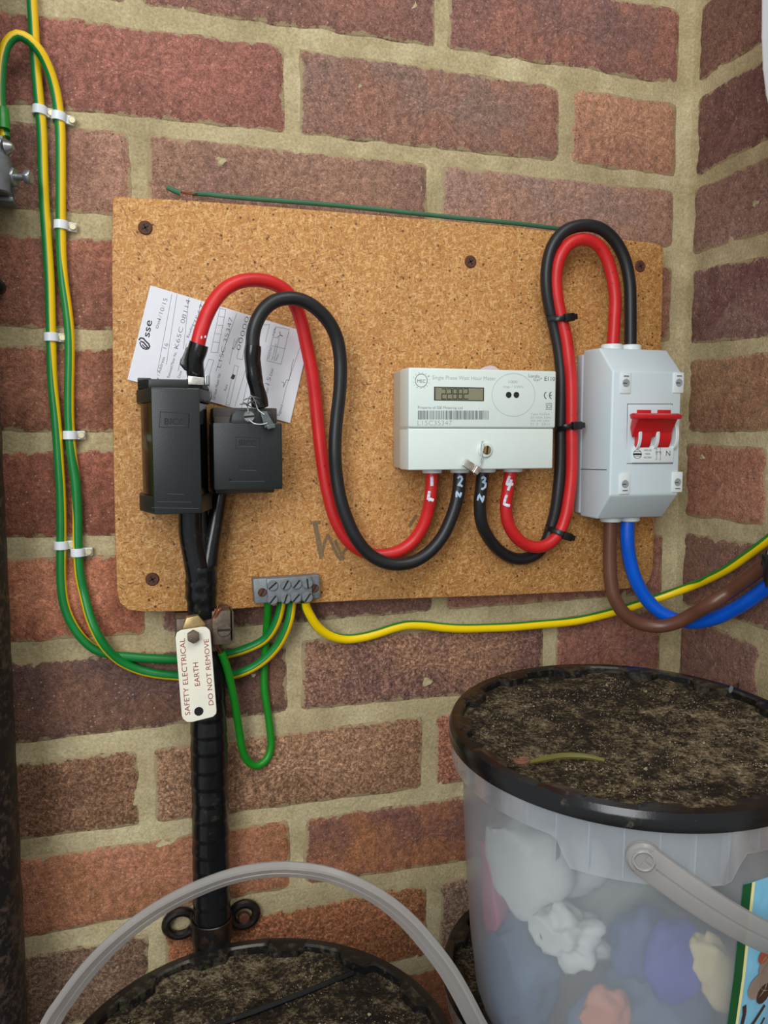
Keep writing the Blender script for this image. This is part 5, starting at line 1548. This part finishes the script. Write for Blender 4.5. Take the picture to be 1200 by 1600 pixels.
def left_handle(b, P, H):
    zc = H - 24
    hp = [(80, 1597), (100, 1566), (133, 1521), (170, 1481), (217, 1441), (267, 1409), (317, 1385), (370, 1367), (430, 1358), (485, 1361), (533, 1373), (590, 1401), (633, 1435), (667, 1473), (700, 1517), (740, 1590)]
    L = [(B(u, v, 196 + (u - 425) * 0.10) - base_left) / SL for u, v in hp]
    ctl = [(-129, 28, zc), (-131, 29, zc + 14)] + [(q.x, q.y, q.z) for q in L] + [(140, -33, zc + 16), (129, -28, zc)]
    ctl = [c for i, c in enumerate(ctl) if i in (0, len(ctl) - 1) or c[2] > zc + 4]
    pts = [Vector(q[:3]) for q in spline(ctl, 6)]
    cen = Vector((0, 0, zc))
    mb = MB(); strap_sweep(mb, pts, 13.0, 5.0, lambda k: (Vector((0, -0.8, 0)) + (pts[k] - cen).normalized() * 0.9)); hd = P(mb, 'handle', M['handle'], sm=40)
    for s_ in (-1, 1):
        dv = Vector((s_ * 0.976, -s_ * 0.216, 0)); mb = MB(); hub(mb, dv * 123 + Vector((0, 0, zc)), dv); P(mb, 'handle_pivot', M['handle'], hd)


left, leftlid = bucket('clear_bucket', 'clear bucket with dusty black lid and raised hoop handle, at the bottom left', base_left, (0, 0, 0), -0.218, left_handle, 11, 0.34, SL, 228.0, 4500)
low, lowlid = bucket('clear_bucket', 'bucket with dirty black lid underneath the large clear bucket', Vector((-170.0, -158.0, ZFLOOR + 0.3)), (0, 0, 0), 2.0, None, 23, 0.1, 0.88, 226.0, 2500)
# raised line across the left lid
zr_ = base_left.z + 228 * SL - 5.5
mb = MB(); pa = [Zp(u, v, zr_) for u, v in ((330, 1604), (400, 1580), (470, 1553), (520, 1533), (552, 1520))]
mb.tube(pa, 1.8, 8); o = mb.build('lid_rib', M['lid'], leftlid, origin=base_left)
o.location = (0, 0, 0)

# the sticker on the big bucket
mb = MB()
_q = B(1157, 1480, dS(262)); ta0 = math.atan2(_q.y - top.y, _q.x - top.x)


def cylp(th, z, r=0.0):
    rr = float(np.interp(z, [18, 32, HBIG - 165, HBIG - 113, HBIG - 65], [103.5, 105, 107.5, 111.5, 114])) + 0.8 + r
    return Vector((rr * math.cos(th), rr * math.sin(th), z)) * SB


def patch(mb, t0, t1, z0, z1, r=0.0, slant=0.0, n=14, mi=0):
    for i in range(n):
        a, b3 = t0 + (t1 - t0) * i / n, t0 + (t1 - t0) * (i + 1) / n
        f = mb.bm.faces.new([mb.bm.verts.new(base_big + cylp(x, z, r)) for x, z in ((a - slant * 0, z0), (b3, z0), (b3, z1), (a, z1))]); f.material_index = mi


m_lab = [plain('label_blue', (128, 196, 226), 0.3, var=0.25, vscale=14), plain('label_green', (10, 84, 44), 0.3), plain('label_cream', (238, 230, 160), 0.3), plain('label_red', (170, 84, 60), 0.4), plain('label_twig', (66, 44, 38), 0.4), plain('label_bird', (150, 132, 120), 0.4)]
for (z0_, z1_) in ((28, 51), (51, 103), (103, 165)):
    patch(mb, ta0, ta0 + 0.85, z0_, z1_, 0, mi=0); patch(mb, ta0 - 0.001, ta0 + 0.055, z0_, z1_, 0.25, n=2, mi=1); patch(mb, ta0 + 0.055, ta0 + 0.075, z0_, z1_, 0.3, n=1, mi=2)
def cs(pts, w, mi, r=0.4):
    for i in range(len(pts) - 1):
        a, b3 = pts[i], pts[i + 1]; dx, dz = (b3[0] - a[0]) * 110, b3[1] - a[1]; l = math.hypot(dx, dz); nx, nz = -dz / l * w / 2, dx / l * w / 2
        f = mb.bm.faces.new([mb.bm.verts.new(base_big + cylp(ta0 + x / 1.0, z, r)) for x, z in ((a[0] + nx / 110, a[1] + nz), (a[0] - nx / 110, a[1] - nz), (b3[0] - nx / 110, b3[1] - nz), (b3[0] + nx / 110, b3[1] + nz))]); f.material_index = mi
cs([(0.09, 62), (0.13, 60), (0.2, 66), (0.28, 74)], 3, 4, 0.5); cs([(0.08, 50), (0.14, 47), (0.22, 52), (0.3, 64)], 2.2, 4, 0.45); cs([(0.1, 66), (0.11, 76), (0.1, 82)], 3, 4, 0.45)
for (x, z, rr_, mi) in ((0.2, 112, 5, 3), (0.24, 104, 8, 5), (0.19, 92, 9, 5), (0.25, 84, 7, 4), (0.3, 96, 12, 5)):
    vs = [mb.bm.verts.new(base_big + cylp(ta0 + x + rr_ * math.cos(2 * math.pi * i / 12) / 110, z + rr_ * math.sin(2 * math.pi * i / 12), 0.6)) for i in range(12)]
    f = mb.bm.faces.new(vs); f.material_index = mi
o = mb.build('picture_label', m_lab, big, origin=base_big, smooth=0); o.location = (0, 0, 0)
o['label'] = 'pale blue picture label with green and cream border, bare twig and feathers'

# withered stem on the big lid
mb = MB(); zz = CAM[2] + SB * (-499.5 - CAM[2])
sp = spline([tuple(Zp(u, v, zz - (v - 1180) * 0.02)) for u, v in ((822, 1192), (850, 1186), (880, 1181), (915, 1182), (945, 1188))], 3)
mb.tube([p[:3] for p in sp], [1.0 + 0.9 * math.sin(math.pi * i / len(sp)) for i in range(len(sp))], 8, ref=(0, 0, 1)); sm_ = thing('withered_stem', 'thin olive green withered stem lying in the dirt on the right bucket lid', 'stem', Zp(870, 1183, zz))
mb.build('stalk', M['stem'], sm_, origin=Zp(870, 1183, zz))
mb = MB(); c = Zp(815, 1191, zz); 
for k in range(3): mb.tube([c + Vector((4.2 * math.cos(a + k), 3.4 * math.sin(a + k), 0.5 * k)) * (0.5 + 0.22 * k) for a in [2 * math.pi * i / 14 for i in range(14)]], 0.9, 6, ref=(0, 0, 1))
mb.build('curled_tip', M['pinkbit'], sm_, origin=c)

# black strap running off the right edge, ending on the lid
mb = MB(); sp = spline([tuple(q) for q in (Zp(1142, 1077, CAM[2] + SB * (-491 - CAM[2])), B(1165, 1064, 70) + Vector((0, 0, 0)), B(1203, 1041, 88), B(1240, 1018, 100))], 4)
mb.tube([p[:3] for p in sp], 2.6, 10, flat=0.5); o = mb.build('black_strap', M['tie'], origin=sp[0][:3]); tag(o, 'thin black strap crossing from the right edge onto the right bucket lid', 'strap')

# things inside the big bucket, seen through the plastic
def blob(name, label, cat, u, v, inn, sz, col, seed, crump=0.35, tilt=0.0):
    """inn: how far (mm) behind the front wall the thing's middle sits"""
    rd = Vector(ray(u, v)); best = None
    for k in range(400):                                   # where this line of sight enters the tub
        q = Vector(CAM) + rd * (200 + k)
        h = (q.z - base_big.z) / SB; c_ = base_big + N3 * (q - base_big).dot(N3)
        if (q - c_).length < 108 * SB: best = q + rd * inn; break
    c = best
    bm = bmesh.new(); bmesh.ops.create_icosphere(bm, subdivisions=4, radius=1)
    R = Matrix.Rotation(math.radians(tilt), 3, 'Y')
    for vt in bm.verts:
        n = vt.co.normalized()
        k = 1 + crump * mnoise.noise(n * 1.7 + Vector((seed, 0, 0))) + 0.5 * crump * abs(mnoise.noise(n * 4.5 + Vector((0, seed, 0))))
        p = R @ Vector((n.x * sz[0] * k, n.y * sz[1] * k, n.z * sz[2] * k)) + c
        hh = (p - base_big).dot(N3); ax = base_big + N3 * hh
        lim = (96 + max(0, hh) * 0.05) * SB
        if (p - ax).length > lim: p = ax + (p - ax) * (lim / (p - ax).length)
        hh = (p - base_big).dot(N3)
        if hh < 10: p += N3 * (10 - hh)
        if hh > HBIG * SB - 24: p -= N3 * (hh - HBIG * SB + 24)
        vt.co = (p - c) * S
    me = bpy.data.meshes.new(name); bm.to_mesh(me); bm.free()
    me.materials.append(plain(name + '_plastic', col, 0.6, var=0.15, vscale=25)); me.polygons.foreach_set('use_smooth', [True] * len(me.polygons))
    o = bpy.data.objects.new(name, me); C_.objects.link(o); o.location = c * S; tag(o, label, cat, 'bags and packets inside the large bucket')


blob('white_bag', 'big crumpled white bag behind the upper left wall of the large bucket', 'bag', 835, 1345, 34, (40, 26, 26), (222, 222, 216), 1)
blob('white_bag', 'crumpled white bag low in the middle of the large bucket', 'bag', 890, 1460, 24, (20, 14, 15), (232, 232, 224), 2, crump=0.6, tilt=25)
blob('pink_bag', 'pink bag against the left wall of the large bucket', 'bag', 756, 1385, 22, (14, 20, 24), (216, 110, 142), 3)
blob('blue_bag', 'slate blue bag at the lower left of the large bucket', 'bag', 795, 1520, 30, (30, 24, 32), (104, 128, 160), 4, tilt=35)
blob('blue_packet', 'deep blue packet left of the violet one in the large bucket', 'packet', 1000, 1475, 34, (16, 12, 22), (52, 84, 136), 10)
blob('violet_packet', 'violet blue packet beneath the handle pivot in the large bucket', 'packet', 1055, 1500, 22, (18, 12, 22), (62, 70, 170), 5, crump=0.2)
blob('cream_packet', 'cream paper packet beside the picture label inside the large bucket', 'packet', 1122, 1520, 16, (13, 8, 26), (240, 218, 160), 6, crump=0.25, tilt=-35)
blob('grey_bag', 'large grey green bag filling the back of the large bucket', 'bag', 1010, 1400, 95, (60, 30, 40), (160, 160, 150), 7)
blob('blue_bag', 'grey blue bag at the bottom of the large bucket right of the middle', 'bag', 1020, 1575, 60, (44, 26, 30), (98, 118, 144), 8)
blob('orange_packet', 'small orange packet at the bottom of the large bucket', 'packet', 948, 1580, 16, (14, 8, 14), (222, 140, 100), 9)
